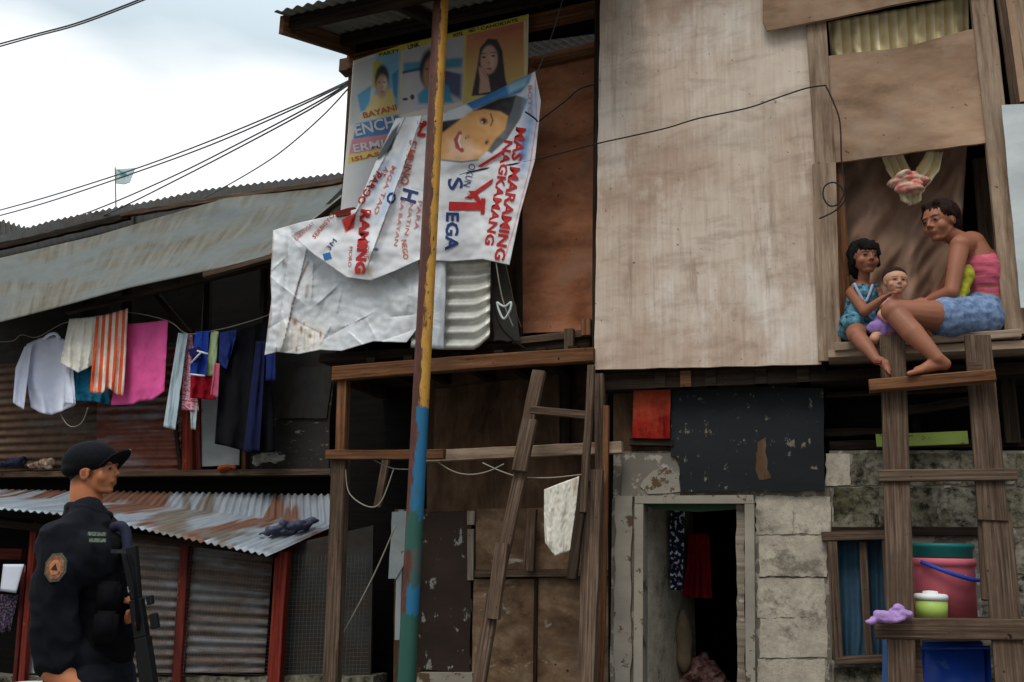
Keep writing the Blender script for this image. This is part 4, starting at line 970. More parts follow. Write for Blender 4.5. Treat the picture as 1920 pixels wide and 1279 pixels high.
fo = painted_sheet('crumpled_sheet', coons([(512, 432), (560, 418), (640, 400), (785, 430)], [(496, 666), (520, 660), (560, 664), (600, 656), (640, 658), (700, 640), (762, 642), (785, 612)], Lf=[(512, 432), (507, 520), (509, 560), (504, 600), (496, 666)]), 190, 150, off3, paint3, foil_mat())
tag(fo, 'crumpled rust streaked silver sheet hanging left of the rusty pole', 'metal sheet')
cz = corrugated('corrugated_sheet', coons([(836, 478), (920, 474)], [(770, 652), (832, 656), (893, 656), (918, 632)], Lf=[(790, 478), (770, 652)]), M['zinc_new'], off=.01, pitch=.088, amp=.015, n_long=12)
tag(cz, 'cream corrugated sheet with level ridges right of the rusty pole', 'metal sheet')
tag(sheet('flashing', coons([(808, 478), (838, 478)], [(800, 652), (832, 655)]), 10, 20, M['foil'], off=.05, disp=lambda s, t: .02 * math.sin(3 * s) + .01 * nz3(s * 3, t * 5), thick=.002), 'narrow bent grey metal strip between pole and cream corrugated sheet', 'metal strip')
tag(prism('brick_chunk', rough_outline([(626, 396), (664, 388), (662, 402), (630, 406)], 12, 1), .14, .05, M['red_timber']), 'reddish wood offcut lying at the left corner of the banner', 'offcut')

# ================================================================== WASHING
LO2 = -1.06
def hang(name, label, cat, T, B, mat, off=LO2, fold=3, amp=.02, Lf=None, Rt=None, group='washing on the line', thick=.0035, parent=None, nx=40, ny=36, colf=None):
    cf = coons(T, B, Lf, Rt); ph = random.random() * 6
    dg_ = .022 if cat == 'curtain' and B[0][1] > 600 and T[0][0] < 1580 and T[0][1] < 300 else 0
    d = lambda s, t: dg_ * (1.6 * abs(nz3((s + t) * 5, (s - t) * 2.2, 3)) + .8 * nz3((s + t * 1.4) * 9, s * 3, 6)) * 2 + amp * (.35 + .65 * t) * (math.sin(2 * math.pi * fold * s + ph + 2.2 * nz3(s * 2, t * 2, ph)) + .7 * nz3(s * 5, t * 4, ph + 3)) + .006 * nz3(s * 16, t * 16, ph)
    o = sheet(name, cf, nx, ny, mat, parent, off=off, disp=d, thick=thick, colf=colf)
    return tag(o, label, cat, group) if not parent else o
sm = fabric('pale_blue_shirt_cotton', C(224, 228, 246), .12)
sh = thing('shirt', 'pale lilac long sleeved shirt hanging at the far end of the washing', 'shirt', at(85, 770, LO2), 'washing on the line')
hang('shirt_body', 0, 0, [(50, 645), (75, 634), (100, 630), (120, 636), (134, 655)], [(58, 764), (75, 774), (96, 778), (118, 770), (140, 760)], sm, parent=sh, fold=2.2, amp=.03, off=LO2, Lf=[(50, 645), (48, 700), (58, 764)])
hang('sleeve', 0, 0, [(46, 650), (60, 642)], [(24, 755), (44, 768)], sm, parent=sh, fold=1, amp=.015, off=LO2 + .05, Lf=[(46, 650), (29, 690), (24, 755)], nx=14)
hang('sleeve', 0, 0, [(120, 650), (134, 652)], [(122, 756), (142, 758)], sm, parent=sh, fold=1, amp=.012, off=LO2 + .05, nx=14)
tube('collar', smoothline([at(82, 636, LO2 + .03), at(92, 628, LO2 + .05), at(104, 626, LO2 + .05), at(112, 636, LO2 + .03)]), .014, sm, sh, seg=8)
hang('towel', 'cream towel with wavy lower hem next to the striped towel', 'towel', [(130, 598), (158, 596), (187, 592)], [(113, 682), (130, 690), (146, 699), (160, 692), (180, 682)], fabric('cream_towel', C(232, 228, 216), .12), off=LO2 + .12, fold=3.5, amp=.022)
def stripes(a, c_, n=8, ax=0, soft=.06, dt=0):
    def f(b):
        s = b.n('ShaderNodeSeparateXYZ'); b.l(b.tc.outputs['UV'], s.inputs[0])
        m = b.n('ShaderNodeMath', operation='MULTIPLY'); b.l(s.outputs[ax], m.inputs[0]); m.inputs[1].default_value = n
        fr = b.n('ShaderNodeMath', operation='FRACT'); b.l(m.outputs[0], fr.inputs[0]); return b.ramp(fr.outputs[0], .5 - soft, .5 + soft, a, c_)
    return f
hang('towel', 'orange and white striped towel between the cream and the pink ones', 'towel', [(180, 594), (210, 587), (240, 578)], [(168, 736), (190, 738), (204, 728), (222, 742), (232, 742)], fabric('striped_towel', (0, 0, 0), .15, pattern=stripes(C(222, 96, 50), C(232, 222, 214), 14)), off=LO2 + .14, fold=3.5, amp=.03, Rt=[(240, 578), (237, 660), (232, 742)])
hang('towel', 'plain bright pink towel hanging on the line', 'towel', [(230, 608), (272, 605), (315, 600)], [(208, 760), (250, 758), (262, 752), (285, 750), (308, 734)], fabric('pink_towel', C(226, 92, 156), .2), off=LO2 + .06, fold=2, amp=.016)
hang('cloth', 'teal cloth peeping out under the cream towel', 'cloth', [(138, 690), (180, 690), (205, 700)], [(142, 752), (170, 752), (205, 758)], fabric('teal_cloth', C(30, 110, 140), .4), off=LO2 + .01, fold=3, amp=.02)
hang('trousers', 'light grey blue trousers hanging narrow beside the pink towel', 'trousers', [(334, 624), (352, 626)], [(306, 800), (328, 806)], fabric('grey_trousers', C(184, 200, 208), .2), off=LO2 + .02, fold=1, amp=.02, nx=16)
hang('cloth', 'small white cloth end hanging below the floral cloth', 'cloth', [(356, 760), (370, 762)], [(358, 805), (366, 806)], fabric('white_end', C(170, 184, 186), .2), off=LO2 - .02, fold=1, amp=.01, nx=10, ny=12)
hang('cloth', 'pink floral cloth strip hanging left of the red shorts', 'cloth', [(346, 626), (360, 628)], [(341, 768), (372, 772)], fabric('pink_floral', (0, 0, 0), .2, pattern=lambda b: b.ramp(b.noise((60, 60, 1), 2, .5), .45, .5, C(196, 84, 110), C(214, 176, 186))), off=LO2 - .02, fold=1.5, amp=.015, nx=16)
js = thing('shirt', 'royal blue sports shirt with white trim on the line', 'shirt', at(370, 700, LO2 + .06), 'washing on the line')
jm = fabric('blue_jersey', C(36, 66, 160), .3); wm = fabric('white_trim', C(206, 210, 220), .1)
hang('shirt_body', 0, 0, [(366, 622), (392, 620)], [(356, 700), (386, 704)], jm, parent=js, off=LO2 + .06, fold=1.5, amp=.02, nx=18)
hang('sleeve', 0, 0, [(352, 655), (374, 650)], [(362, 680), (382, 668)], fabric('navy_panel', C(34, 30, 84), .3), parent=js, off=LO2 + .1, fold=1, amp=.01, nx=10, ny=10)
for a, b in (((357, 682), (378, 660)), ((370, 658), (390, 664)), ((358, 702), (384, 705))): tube('trim', [at(*a, LO2 + .115), at(*b, LO2 + .115)], .008, wm, js, seg=6)
hang('shorts', 'crimson red shorts hanging below the blue sports shirt', 'shorts', [(358, 700), (405, 694)], [(356, 746), (404, 750)], fabric('red_shorts', C(150, 14, 34), .3), off=LO2 + .03, fold=2, amp=.02, nx=20, ny=16)
hang('cloth', 'pale lime cloth hanging between blue shirts', 'cloth', [(396, 620), (410, 622)], [(386, 704), (404, 706)], fabric('lime_cloth', C(168, 186, 140), .3), off=LO2 + .05, fold=1, amp=.015, nx=12, ny=16)
hang('cloth', 'pink cloth strip hanging right of the red shorts', 'cloth', [(402, 680), (412, 682)], [(394, 742), (408, 746)], fabric('rose_cloth', C(190, 90, 116), .3), off=LO2 + .07, fold=1, amp=.01, nx=10, ny=14)
hang('shirt', 'dark blue shirt with hanging sleeve left of the black dress', 'shirt', [(412, 624), (444, 618)], [(410, 680), (424, 694), (440, 640)], fabric('navy_shirt', C(34, 50, 112), .3), off=LO2 + .06, fold=1.5, amp=.02, nx=18, ny=18)
bk = fabric('black_cloth', C(16, 17, 22), .3)
hang('dress', 'long black dress hanging near the crumpled sheet', 'dress', [(436, 622), (470, 612), (505, 600)], [(403, 832), (430, 838), (470, 850), (516, 848)], bk, off=LO2 + .0, fold=3, amp=.03, Lf=[(436, 622), (412, 700), (403, 832)])
hang('trousers', 'navy trousers hanging over the lower edge of the black dress', 'trousers', [(480, 640), (498, 640)], [(456, 848), (486, 846)], fabric('navy_trousers', C(26, 30, 66), .3), off=LO2 + .09, fold=1.2, amp=.02, nx=14)
hang('cloth', 'short deep blue cloth beside the navy trousers', 'cloth', [(500, 640), (516, 640)], [(498, 714), (516, 714)], fabric('deep_blue_cloth', C(34, 46, 110), .3), off=LO2 + .11, fold=1, amp=.01, nx=10, ny=14)
tag(cable('clothes_line', [(-40, 640), (20, 640), (40, 628), (70, 632), (120, 606), (180, 596), (240, 586), (315, 602), (352, 626), (410, 618), (450, 608), (505, 590), (540, 570)], .004, M['rope'], off=LO2 + .05), 'thin clothes line sagging under the eave of the tin shack', 'clothes line')
tag(cable('cord', [(110, 770), (125, 795), (140, 800), (155, 790), (165, 764)], .004, M['rope'], off=LO2), 'loop of thin cord hanging under the teal cloth', 'cord')
cwt = fabric('stained_white_towel', (0, 0, 0), .2, pattern=lambda b: b.ramp(b.noise((16, 5, 1), 4, .6), .55, .75, C(226, 220, 206), C(170, 138, 98)))
hang('towel', 'stained white towel hanging in front of the leaning ladder', 'towel', [(1020, 918), (1050, 906), (1086, 893)], [(1022, 1018), (1040, 1042), (1062, 1036), (1072, 1030)], cwt, off=.16, fold=2.6, amp=.012, thick=.003, group=None, nx=60, ny=40, Lf=[(1020, 918), (1020, 980), (1022, 1018)])
# ================================================================== ROPES AND CABLES
def cb(pts, r, mat, off, label, cat='cable', group=None, name='cable'): return tag(cable(name, pts, r, mat, off=off), label, cat, group)
cb([(820, 866), (850, 884), (882, 890), (915, 884), (945, 870)], .004, M['rope'], .06, 'short slack cord looping under the rail beside the pole', 'cord', name='cord')
cb([(905, 868), (940, 884), (975, 894), (1030, 896), (1092, 890)], .004, M['rope'], .12, 'slack cord holding the stained white towel', 'cord', name='cord')
cb([(648, 880), (655, 925), (690, 950), (715, 940), (738, 880)], .004, M['rope'], .05, 'cord drooping in a deep loop beside the left house post', 'cord', name='cord')
cb([(700, 862), (735, 878), (775, 880)], .004, M['rope'], .05, 'cord stretched from the brace to the pole', 'cord', name='cord')
cb([(742, 985), (700, 1080), (640, 1195)], .005, M['rope'], -.10, 'straight pale string slanting down behind the house post', 'string', name='string')
cb([(862, 328), (900, 318), (960, 308), (1010, 298), (1117, 270), (1180, 256), (1250, 240), (1310, 222), (1400, 203), (1450, 186), (1510, 166), (1548, 160)], .0045, M['blackwire'], .075, 'thin black cable crossing the pale plywood panel')
cb([(1548, 160), (1562, 190), (1575, 230), (1578, 300), (1584, 350), (1574, 380), (1556, 386), (1544, 370), (1546, 350), (1562, 342), (1578, 352), (1584, 375), (1565, 396), (1536, 410)], .0045, M['blackwire'], .085, 'black cable end coiled beside the open window')
cb([(1005, 232), (1040, 205), (1060, 190), (1085, 168), (1116, 158)], .0045, M['blackwire'], .02, 'short black cable tied to the orange plywood wall')
cb([(985, 210), (1000, 220), (1008, 228)], .006, M['blackwire'], .15, 'dark knot of wire through the banner eyelet', 'wire', name='wire')
cb([(1060, -20), (1040, 50), (1020, 105), (1005, 140)], .003, M['greywire'], .1, 'thin tie wire holding up the banner corner', 'wire', name='wire')
far_w = [[(658, 150), (560, 195), (400, 262), (250, 318), (80, 372), (-60, 410)], [(658, 152), (560, 200), (400, 270), (250, 325), (80, 382), (-60, 420)], [(658, 154), (580, 200), (450, 268), (330, 328), (200, 385), (95, 424)], [(658, 156), (580, 206), (450, 276), (330, 338), (215, 395), (110, 440)]]
for pts, lb in zip(far_w, ['topmost of the four service cables fanning left from the roof corner', 'second from top of the service cables fanning left from the roof corner', 'third from top of the service cables fanning left from the roof corner', 'lowest thick service cable fanning left from the roof corner']):
    n = len(pts); cb([(x, y, -.34 - 1.9 * i / (n - 1)) for i, (x, y) in enumerate(pts)], .0075, M['greywire'], 0, lb, group='service cables')
cb([(654, 165, -.34), (600, 222, -.6), (520, 290, -.9), (440, 340, -1.2), (380, 372, -1.5)], .006, M['greywire'], 0, 'single loose cable dropping from roof corner to the tarpaulin roof', group='service cables')
cb([(-60, 98, 1.0), (60, 66, 1.0), (160, 38, 1.0), (310, -20, 1.0)], .0055, M['greywire'], 0, 'upper cable of the pair crossing the grey sky', group='sky cables')
cb([(-60, 104, 1.1), (60, 70, 1.1), (160, 42, 1.1), (310, -16, 1.1)], .005, M['greywire'], 0, 'lower cable of the pair crossing the grey sky', group='sky cables')
fl = thing('flag', 'small white flag with teal emblem on a thin stick above the tin roof', 'flag', at(217, 400, -2.2))
tube('flagpole', [at(218, 420, -2.2), at(216, 314, -2.2)], .007, M['greywire'], fl)
fl_m = M['print']
def pf(X, Y):
    c = Canvas(X, Y, C(190, 206, 208)); c.ell(231, 328, 8, 8, C(60, 140, 140), 0, .6); c.line([(222, 320), (240, 330)], 3, C(50, 130, 130)); return c
painted_sheet('flag_cloth', coons([(217, 317), (236, 316), (254, 314)], [(217, 344), (232, 346), (244, 342)]), 24, 20, lambda x, y: -2.18 + .02 * math.sin(x / 6), pf, fl_m, parent=fl)

# ================================================================== CURTAINS
brown = fabric('mauve_brown_curtain', C(160, 128, 108), .35)
hang('curtain', 'mauve brown curtain hanging behind the seated family', 'curtain', [(1570, 255), (1700, 262), (1815, 250)], [(1600, 660), (1700, 660), (1790, 650)], brown, off=-.24, fold=2.4, amp=.05, group=None, nx=90, ny=70)
cm = fabric('cream_striped_curtain', (0, 0, 0), .15, pattern=stripes(C(222, 204, 160), C(240, 226, 194), 30, soft=.2))
ko = thing('curtain', 'cream striped curtain tied in a pink knot above the woman', 'curtain', at(1705, 350, -.12))
cs_ = fabric('cream_curtain_green_lines', (0, 0, 0), .15, pattern=stripes(C(206, 182, 128), C(242, 226, 188), 20, soft=.3))
hang('drape', 0, 0, [(1646, 282), (1668, 284), (1692, 286)], [(1678, 346), (1694, 338), (1712, 334)], cs_, parent=ko, off=-.12, fold=3, amp=.012, nx=30, ny=20, thick=.01)
hang('drape', 0, 0, [(1738, 282), (1770, 278)], [(1706, 340), (1734, 362)], cs_, parent=ko, off=-.10, fold=2, amp=.014, nx=24, ny=20, thick=.01, Rt=[(1768, 284), (1762, 318), (1726, 362)])
km = obj_mat('pink_cream_print', C(196, 100, 96), .9, .1, 18, c2=C(204, 186, 158))
blob_mesh('knot', [('c', at(1676, 344, -.08), at(1700, 334, -.05), .032, .044), ('c', at(1700, 334, -.05), at(1732, 338, -.07), .044, .030), ('c', at(1690, 354, -.05), at(1718, 350, -.03), .030, .038)], km, ko, .006, 1, disp=lambda p, n: n * (.026 * abs(nz3(p.x * 16, p.y * 16, p.z * 30)) - .006))
hang('knot_tail', 0, 0, [(1682, 345), (1728, 340)], [(1688, 376), (1708, 386), (1728, 376)], cm, parent=ko, off=-.09, fold=1.5, amp=.02, nx=20, ny=12, thick=.012)
def uppercurtain(s, t): return 0
hang('curtain', 'cream ruffled valance in the narrow opening under the top plank', 'curtain', [(1552, 40), (1690, 16), (1815, -8)], [(1558, 118), (1700, 104), (1816, 70)], cs_, off=-.08, fold=7, amp=.03, group=None, nx=160, ny=14)
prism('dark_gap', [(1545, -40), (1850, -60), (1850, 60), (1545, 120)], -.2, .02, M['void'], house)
bcm = fabric('blue_window_curtain', C(62, 92, 114), .5)
hang('curtain', 'blue curtain behind the bars of the small ground floor window', 'curtain', [(1570, 1012), (1668, 1010)], [(1574, 1240), (1668, 1240)], bcm, off=WO - .07, fold=5, amp=.014, group=None, nx=60, ny=20)

# ================================================================== THINGS BY THE LADDER
def lathe(name, c, prof, mat, parent=None, seg=36, sq=0.0, wob=0):
    bm = bmesh.new(); rings = []
    for r, z in prof:
        rings.append([bm.verts.new(c + Vector((r * math.cos(a) * (1 + wob * nz3(math.cos(a), math.sin(a), z * 5)), r * math.sin(a), z))) for a in [2 * math.pi * k / seg for k in range(seg)]])
    for a, b in zip(rings, rings[1:]):
        for k in range(seg): bm.faces.new((a[k], a[(k + 1) % seg], b[(k + 1) % seg], b[k]))
    bm.faces.new(rings[0][::-1]); bm.faces.new(rings[-1])
    uvl = bm.loops.layers.uv.verify()
    for f in bm.faces:
        for l in f.loops: l[uvl].uv = (l.vert.co.x + l.vert.co.y, l.vert.co.z)
    return from_bm(name, bm, mat, parent, True)
pb = at(1773, 1156, .20); s_ = mpp(pb)
pink = painted('pink_plastic', C(188, 92, 104), C(196, 140, 140), .22, (14, 5), .6, dirt=.45); teal = painted('teal_plastic', C(26, 104, 100), None, rough=.45)
lm = painted('lime_plastic', C(150, 172, 84), None, rough=.4); wp = painted('white_plastic', C(206, 206, 204), None, rough=.4, dirt=.15); bp = painted('blue_plastic', C(30, 66, 156), C(60, 90, 150), .1, rough=.35)
tub = thing('bucket', 'big pink plastic bucket on the bench behind the ladder', 'bucket', pb)
lathe('bucket_body', pb, [(48 * s_, 0), (54 * s_, .002), (57 * s_, 90 * s_), (57 * s_, 92 * s_), (61 * s_, 94 * s_), (61 * s_, 104 * s_), (58 * s_, 106 * s_)], pink, tub)
tube('bucket_strap', smoothline([pb + Vector((-.135, -.09, .245)), pb + Vector((-.06, -.165, .205)), pb + Vector((.04, -.17, .175)), pb + Vector((.12, -.12, .17)), pb + Vector((.165, -.04, .18))]), .010, bp, tub, seg=6)
lid = pb + Z * (106.5 * s_)
tag(lathe('basin', lid, [(52 * s_, 0), (55 * s_, .004), (56 * s_, 16 * s_), (60 * s_, 20 * s_), (60 * s_, 25 * s_), (57 * s_, 27 * s_), (50 * s_, 15 * s_)], teal), 'teal plastic basin sitting on top of the pink bucket', 'basin')
jb = at(1748, 1158, .36); js_ = mpp(jb)
jar = thing('tub', 'small lime green tub with white lid in front of the pink bucket', 'tub', jb)
lathe('tub_body', jb, [(24 * js_, 0), (27 * js_, .003), (29 * js_, 32 * js_)], lm, jar)
lathe('lid', jb + Z * 32.5 * js_, [(30 * js_, 0), (30.5 * js_, 8 * js_), (27 * js_, 11 * js_), (14 * js_, 12 * js_), (13 * js_, 16 * js_), (4 * js_, 17 * js_)], wp, jar)
bn = thing('bench', 'rough plank bench holding the buckets behind the ladder', 'bench', Vector((pb.x, pb.y, 0)))
ub, zb = (pb - P0).dot(E), min(pb.z, jb.z)
box_uz('bench_plank', ub - .22, ub + .6, pb.z - .04, pb.z - .002, .06, .44, M['timber'], bn)
for du in (-.18, .5):
    for o in (.10, .38): box_uz('leg', ub + du, ub + du + .05, 0, pb.z - .04, o, o + .05, M['timber'], bn)
dz = jb.z - pb.z
jar.location.z -= dz
# blue container below the rung
bm = bmesh.new(); prism_into(bm, [at(1722, 1208, .30), at(1712, 1420, .34), at(1868, 1420, .34), at(1858, 1205, .30)], .26); bmesh.ops.bevel(bm, geom=list(bm.edges), offset=.03, segments=4, affect='EDGES'); set_uv(bm, E, Z)
cn = from_bm('container', bm, bp, None, True); tag(cn, 'deep blue plastic container standing under the broad ladder rung', 'container')
tube('container_rim', [at(1726, 1216, .315), at(1856, 1214, .315)], .008, bp, cn, seg=8)
tag(prism('blue_board', rough_outline([(1655, 1200), (1690, 1200), (1690, 1420), (1652, 1420)], 20, .6), .20, .01, painted('dull_blue_board', C(60, 92, 140), C(110, 110, 104), .25)), 'dull blue board edge left of the blue container', 'board')
pc = at(1668, 1158, .56)
pbag = blob_mesh('plastic_bag', [('e', pc, (.075, .05, .028)), ('e', pc + Vector((.04, 0, .03)), (.04, .035, .03)), ('c', pc + Vector((-.05, 0, 0)), pc + Vector((-.10, .0, -.015)), .025, .008), ('c', pc + Vector((.06, 0, .02)), pc + Vector((.09, 0, .0)), .02, .01)],
                 obj_mat('lilac_plastic', C(166, 130, 186), .6, .25, 22, .3, .006), voxel=.005, sm=1, disp=lambda c, n: n * (.036 * abs(nz3(c.x * 15 + c.z * 8, c.y * 15, c.z * 22)) - .010 + .003 * nz3(c.x * 50, c.y * 50, c.z * 50)))
tag(pbag, 'crumpled lilac plastic bag lying on the ladder rung end', 'plastic bag')
# inside the doorway
hang('dress', 'dark dress with white dots hanging inside the doorway', 'dress', [(1256, 950), (1284, 950)], [(1258, 1106), (1278, 1108)], fabric('dotted_dress', (0, 0, 0), .2, pattern=lambda b: b.ramp(b.noise((40, 40, 1), 1, .5), .56, .6, C(30, 32, 50), C(190, 194, 214))), off=-.55, fold=1.5, amp=.02, group=None, nx=20, ny=30)
hang('cloth', 'dark red cloth hanging in the dim doorway', 'cloth', [(1290, 1000), (1330, 1000)], [(1282, 1120), (1334, 1122)], fabric('dark_red_cloth', C(130, 16, 30), .4), off=-.8, fold=2, amp=.03, group=None, nx=20, ny=24)
tag(blob_mesh('sack', [('e', at(1282, 1200, -.75), (.055, .05, .19))], obj_mat('beige_sack', C(120, 104, 80), var=.4), voxel=.012, disp=lambda c, n: n * .02 * nz3(c.x * 9, c.y * 9, c.z * 9)), 'beige sack leaning on the passage wall inside the doorway', 'sack')
tag(blob_mesh('clothes_heap', [('e', at(1312, 1262, -.85), (.11, .09, .09)), ('e', at(1296, 1300, -.85), (.12, .1, .14)), ('e', at(1340, 1310, -.85), (.12, .1, .14))], obj_mat('red_white_print', C(90, 20, 26), var=.6, sc_=30, c2=C(120, 96, 90)), voxel=.014, disp=lambda c, n: n * .06 * abs(nz3(c.x * 16, c.y * 16, c.z * 16))), 'heap of red and white patterned clothes on the doorway floor', 'clothes', kind='thing')
RAGD = lambda c, n: Vector((n.x, n.y, n.z * .6)) * (.075 * abs(nz3(c.x * 11, c.y * 11, c.z * 18)) - .018 + .02 * nz3(c.x * 34, c.y * 34, c.z * 40))
# left odds and ends
pp = sheet('paper_notice', coons([(6, 1058), (45, 1058)], [(0, 1108), (30, 1112)]), 8, 8, painted('notice_paper', C(206, 210, 222), dirt=.1), off=SO + .1, disp=lambda s, t: .01 * math.sin(3 * s), thick=.002); tag(pp, 'white paper notice tacked beside the red posts', 'notice')
hang('cloth', 'dark purple checked cloth hanging under the paper notice', 'cloth', [(-20, 1114), (34, 1116)], [(-20, 1190), (18, 1186)], fabric('dark_check', (0, 0, 0), .3, pattern=lambda b: b.ramp(b.noise((50, 50, 1), 1, .5), .5, .56, C(40, 32, 48), C(96, 80, 96))), off=SO + .06, fold=2, amp=.015, group=None, nx=14, ny=14)
tag(blob_mesh('rag', [('c', at(490, 1000, -.62), at(530, 990, -.7), .02, .05), ('c', at(530, 990, -.72), at(570, 985, -.8), .05, .04), ('c', at(570, 985, -.82), at(598, 975, -.9), .035, .012)], obj_mat('grey_blue_rag', C(78, 80, 100), var=.5, sc_=14), voxel=.012, disp=RAGD), 'crumpled grey blue rag lying on the patched awning roof', 'rag')
tag(blob_mesh('rag', [('c', at(-10, 872, -1.3), at(40, 866, -1.3), .03, .05)], obj_mat('dark_rag', C(40, 44, 66), var=.4, sc_=14), voxel=.016, disp=RAGD), 'dark blue rag heaped on the shack ledge behind the policeman', 'rag')
tag(blob_mesh('rag', [('c', at(56, 874, -1.3), at(92, 868, -1.3), .03, .05)], obj_mat('rust_rag', C(120, 60, 40), var=.5, sc_=14, c2=C(190, 170, 150)), voxel=.016, disp=RAGD), 'rusty brown and white rag on the shack ledge', 'rag')
tag(blob_mesh('rag', [('c', at(415, 878, -1.3), at(440, 876, -1.3), .03, .025)], obj_mat('orange_rag', C(150, 70, 36), var=.4, sc_=14), voxel=.014, disp=lambda c, n: n * .03 * nz3(c.x * 12, c.y * 12, c.z * 14)), 'small orange rag on the ledge under the black dress', 'rag')
tag(blob_mesh('plastic_bag', [('c', at(480, 862, -1.3), at(530, 858, -1.3), .04, .03), ('e', at(505, 852, -1.3), (.08, .05, .05))], obj_mat('white_bag', C(150, 150, 140), .5, .4, sc_=10), voxel=.014, disp=RAGD), 'dirty white plastic bag on the ledge below the navy trousers', 'plastic bag')
wt = at(55, 1290, -.3); tag(lathe('basin', wt, [(.10, -.12), (.13, .0), (.145, .02), (.14, .03), (.1, .0)], wp), 'white plastic basin low down behind the policeman', 'basin')
# ================================================================== PEOPLE
M['skin'] = vcol('skin', .5, .22, sub=.03, spec=.22, src='Object')
def head_frame(c, fwd, up, h):
    x = fwd.normalized(); y = up.cross(x).normalized(); z = x.cross(y).normalized()
    return c, Matrix((x, y, z)).transposed(), h
def head_elems(F, depth=1.0, baby=0, smile=0, wide=1.0, ear=1.0):
    c, m, h = F; P = lambda x, y, z: c + m @ Vector((x * depth * h, y * h, z * h)); rr = lambda *a: tuple(v * h for v in a)
    k = 1 + .12 * baby
    e_ = [('e', P(-.04, 0, .62), rr(.43 * depth * k, .345 * k * wide, .37), m), ('e', P(.12, 0, .36), rr(.27 * depth, .255 * wide ** 2, .33), m),
          ('e', P(.24, 0, .10), rr(.12, .12, .085), m), ('c', P(.40, 0, .54), P(.455, 0, .39), .022 * h, .042 * h), ('e', P(.42, .05, .365), rr(.045, .035, .03), m), ('e', P(.42, -.05, .365), rr(.045, .035, .03), m),
          ('c', P(.355, -.16, .615), P(.355, .16, .615), .04 * h, .04 * h),
          ('c', P(.375, -.055, .255), P(.375, .055, .255), .036 * h, .036 * h), ('c', P(.37, -.045, .205), P(.37, .045, .205), .036 * h, .036 * h)]
    for s in (-1, 1):
        e_ += [('e', P(.335, s * .135, .515), rr(.06, .065, .045), m), ('e', P(.23, s * .18 * wide, .36), rr(.12, .10 * wide ** 2, .13), m), ('e', P(-.01, s * .345 * wide, .46), rr(.08 * ear, .034, .12 * ear), m), ('c', P(-.02, s * .20, .30), P(.2, s * .10, .10), .09 * h, .07 * h)]
    return e_
def head_paint(F, skin, lips, depth=1.0, smile=0, iris=(.012, .008, .006), buzz=0, eye=1.0, wide=1.0):
    c, m, h = F; mi = m.inverted(); pass
    def f(p):
        q = mi @ (p - c) / h; x, y, z = q.x / depth, abs(q.y) / wide, q.z
        if not (-.1 < z < 1.2 and -.6 < x < .7): return skin
        if y > .345 and abs(x + .01) < .045 and .385 < z < .52: return tuple(v * .5 for v in skin)  # ear hollow painted darker, its inner shadow put into the skin colour
        if x > .2:
            if z > .40 and ((y - .135) / .075) ** 2 + ((z - .512) / (.024 * eye)) ** 2 < 1:
                return iris if ((y - .135) / .045) ** 2 + ((z - .514) / (.034 * eye)) ** 2 < 1 else tuple(.12 + .45 * v for v in skin)
            if z > .40 and ((y - .135) / .09) ** 2 + ((z - .522) / .038) ** 2 < 1: return tuple(v * .74 for v in skin)
            if abs(z - (.60 + .12 * (.14 - y) * 0)) < .018 and .05 < y < .22: return tuple(v * .3 for v in skin)
            if smile and y < .085 and abs(z - .228) < .022 + .01 * (1 - y / .085): return (.09, .02, .02) if z < .228 else (.5, .46, .42)
            if y < .095 and abs(z - .228) < .055 * (1 - (y / .12) ** 2): return lips if abs(z - .229) > .008 else tuple(v * .45 for v in lips)
            if z < .39 and z > .33 and .012 < y < .05 and x > .40: return tuple(v * (.7 if eye > 1 else .5) for v in skin)
        if buzz and .02 < z - .18 - .6 * max(0, x + .12) and x < .13 and y < .42 and not (-.14 < x < .12 and y > .335):
            k_ = min(1, (z - .2 - .6 * max(0, x + .12)) / .16); return tuple(v * (1 - .8 * k_) for v in skin)
        return skin
    return f
def hand_elems(w_, d, nrm, s=1.0, curl=.4):
    """wrist w_, pointing d, back of the hand along nrm; five bent fingers"""
    d = d.normalized(); nrm = (nrm - d * nrm.dot(d)).normalized(); sd = d.cross(nrm); u = s
    e_ = [('c', w_, w_ + d * .03 * u, .022 * u, .026 * u)]
    for i, (o, l) in enumerate([(-.027, .060), (-.009, .068), (.009, .064), (.026, .050)]):
        a = w_ + d * .02 * u + sd * o * .8 * u; b = w_ + d * .085 * u + sd * o * u; e_.append(('c', a, b, .014 * u, .011 * u))
        dd = (d * math.cos(curl) - nrm * math.sin(curl)); c_ = b + dd * l * .5 * u; dd2 = (d * math.cos(curl * 2.4) - nrm * math.sin(curl * 2.4)); g = c_ + dd2 * l * .5 * u
        e_ += [('c', b, c_, .0095 * u, .0085 * u), ('c', c_, g, .0085 * u, .007 * u)]
    t0 = w_ + d * .025 * u - sd * .024 * u; t1 = t0 + (d * .7 - sd * .6 - nrm * .2) * .035 * u; t2 = t1 + (d * .9 - nrm * .3) * .030 * u
    return e_ + [('c', t0, t1, .012 * u, .010 * u), ('c', t1, t2, .010 * u, .008 * u)]
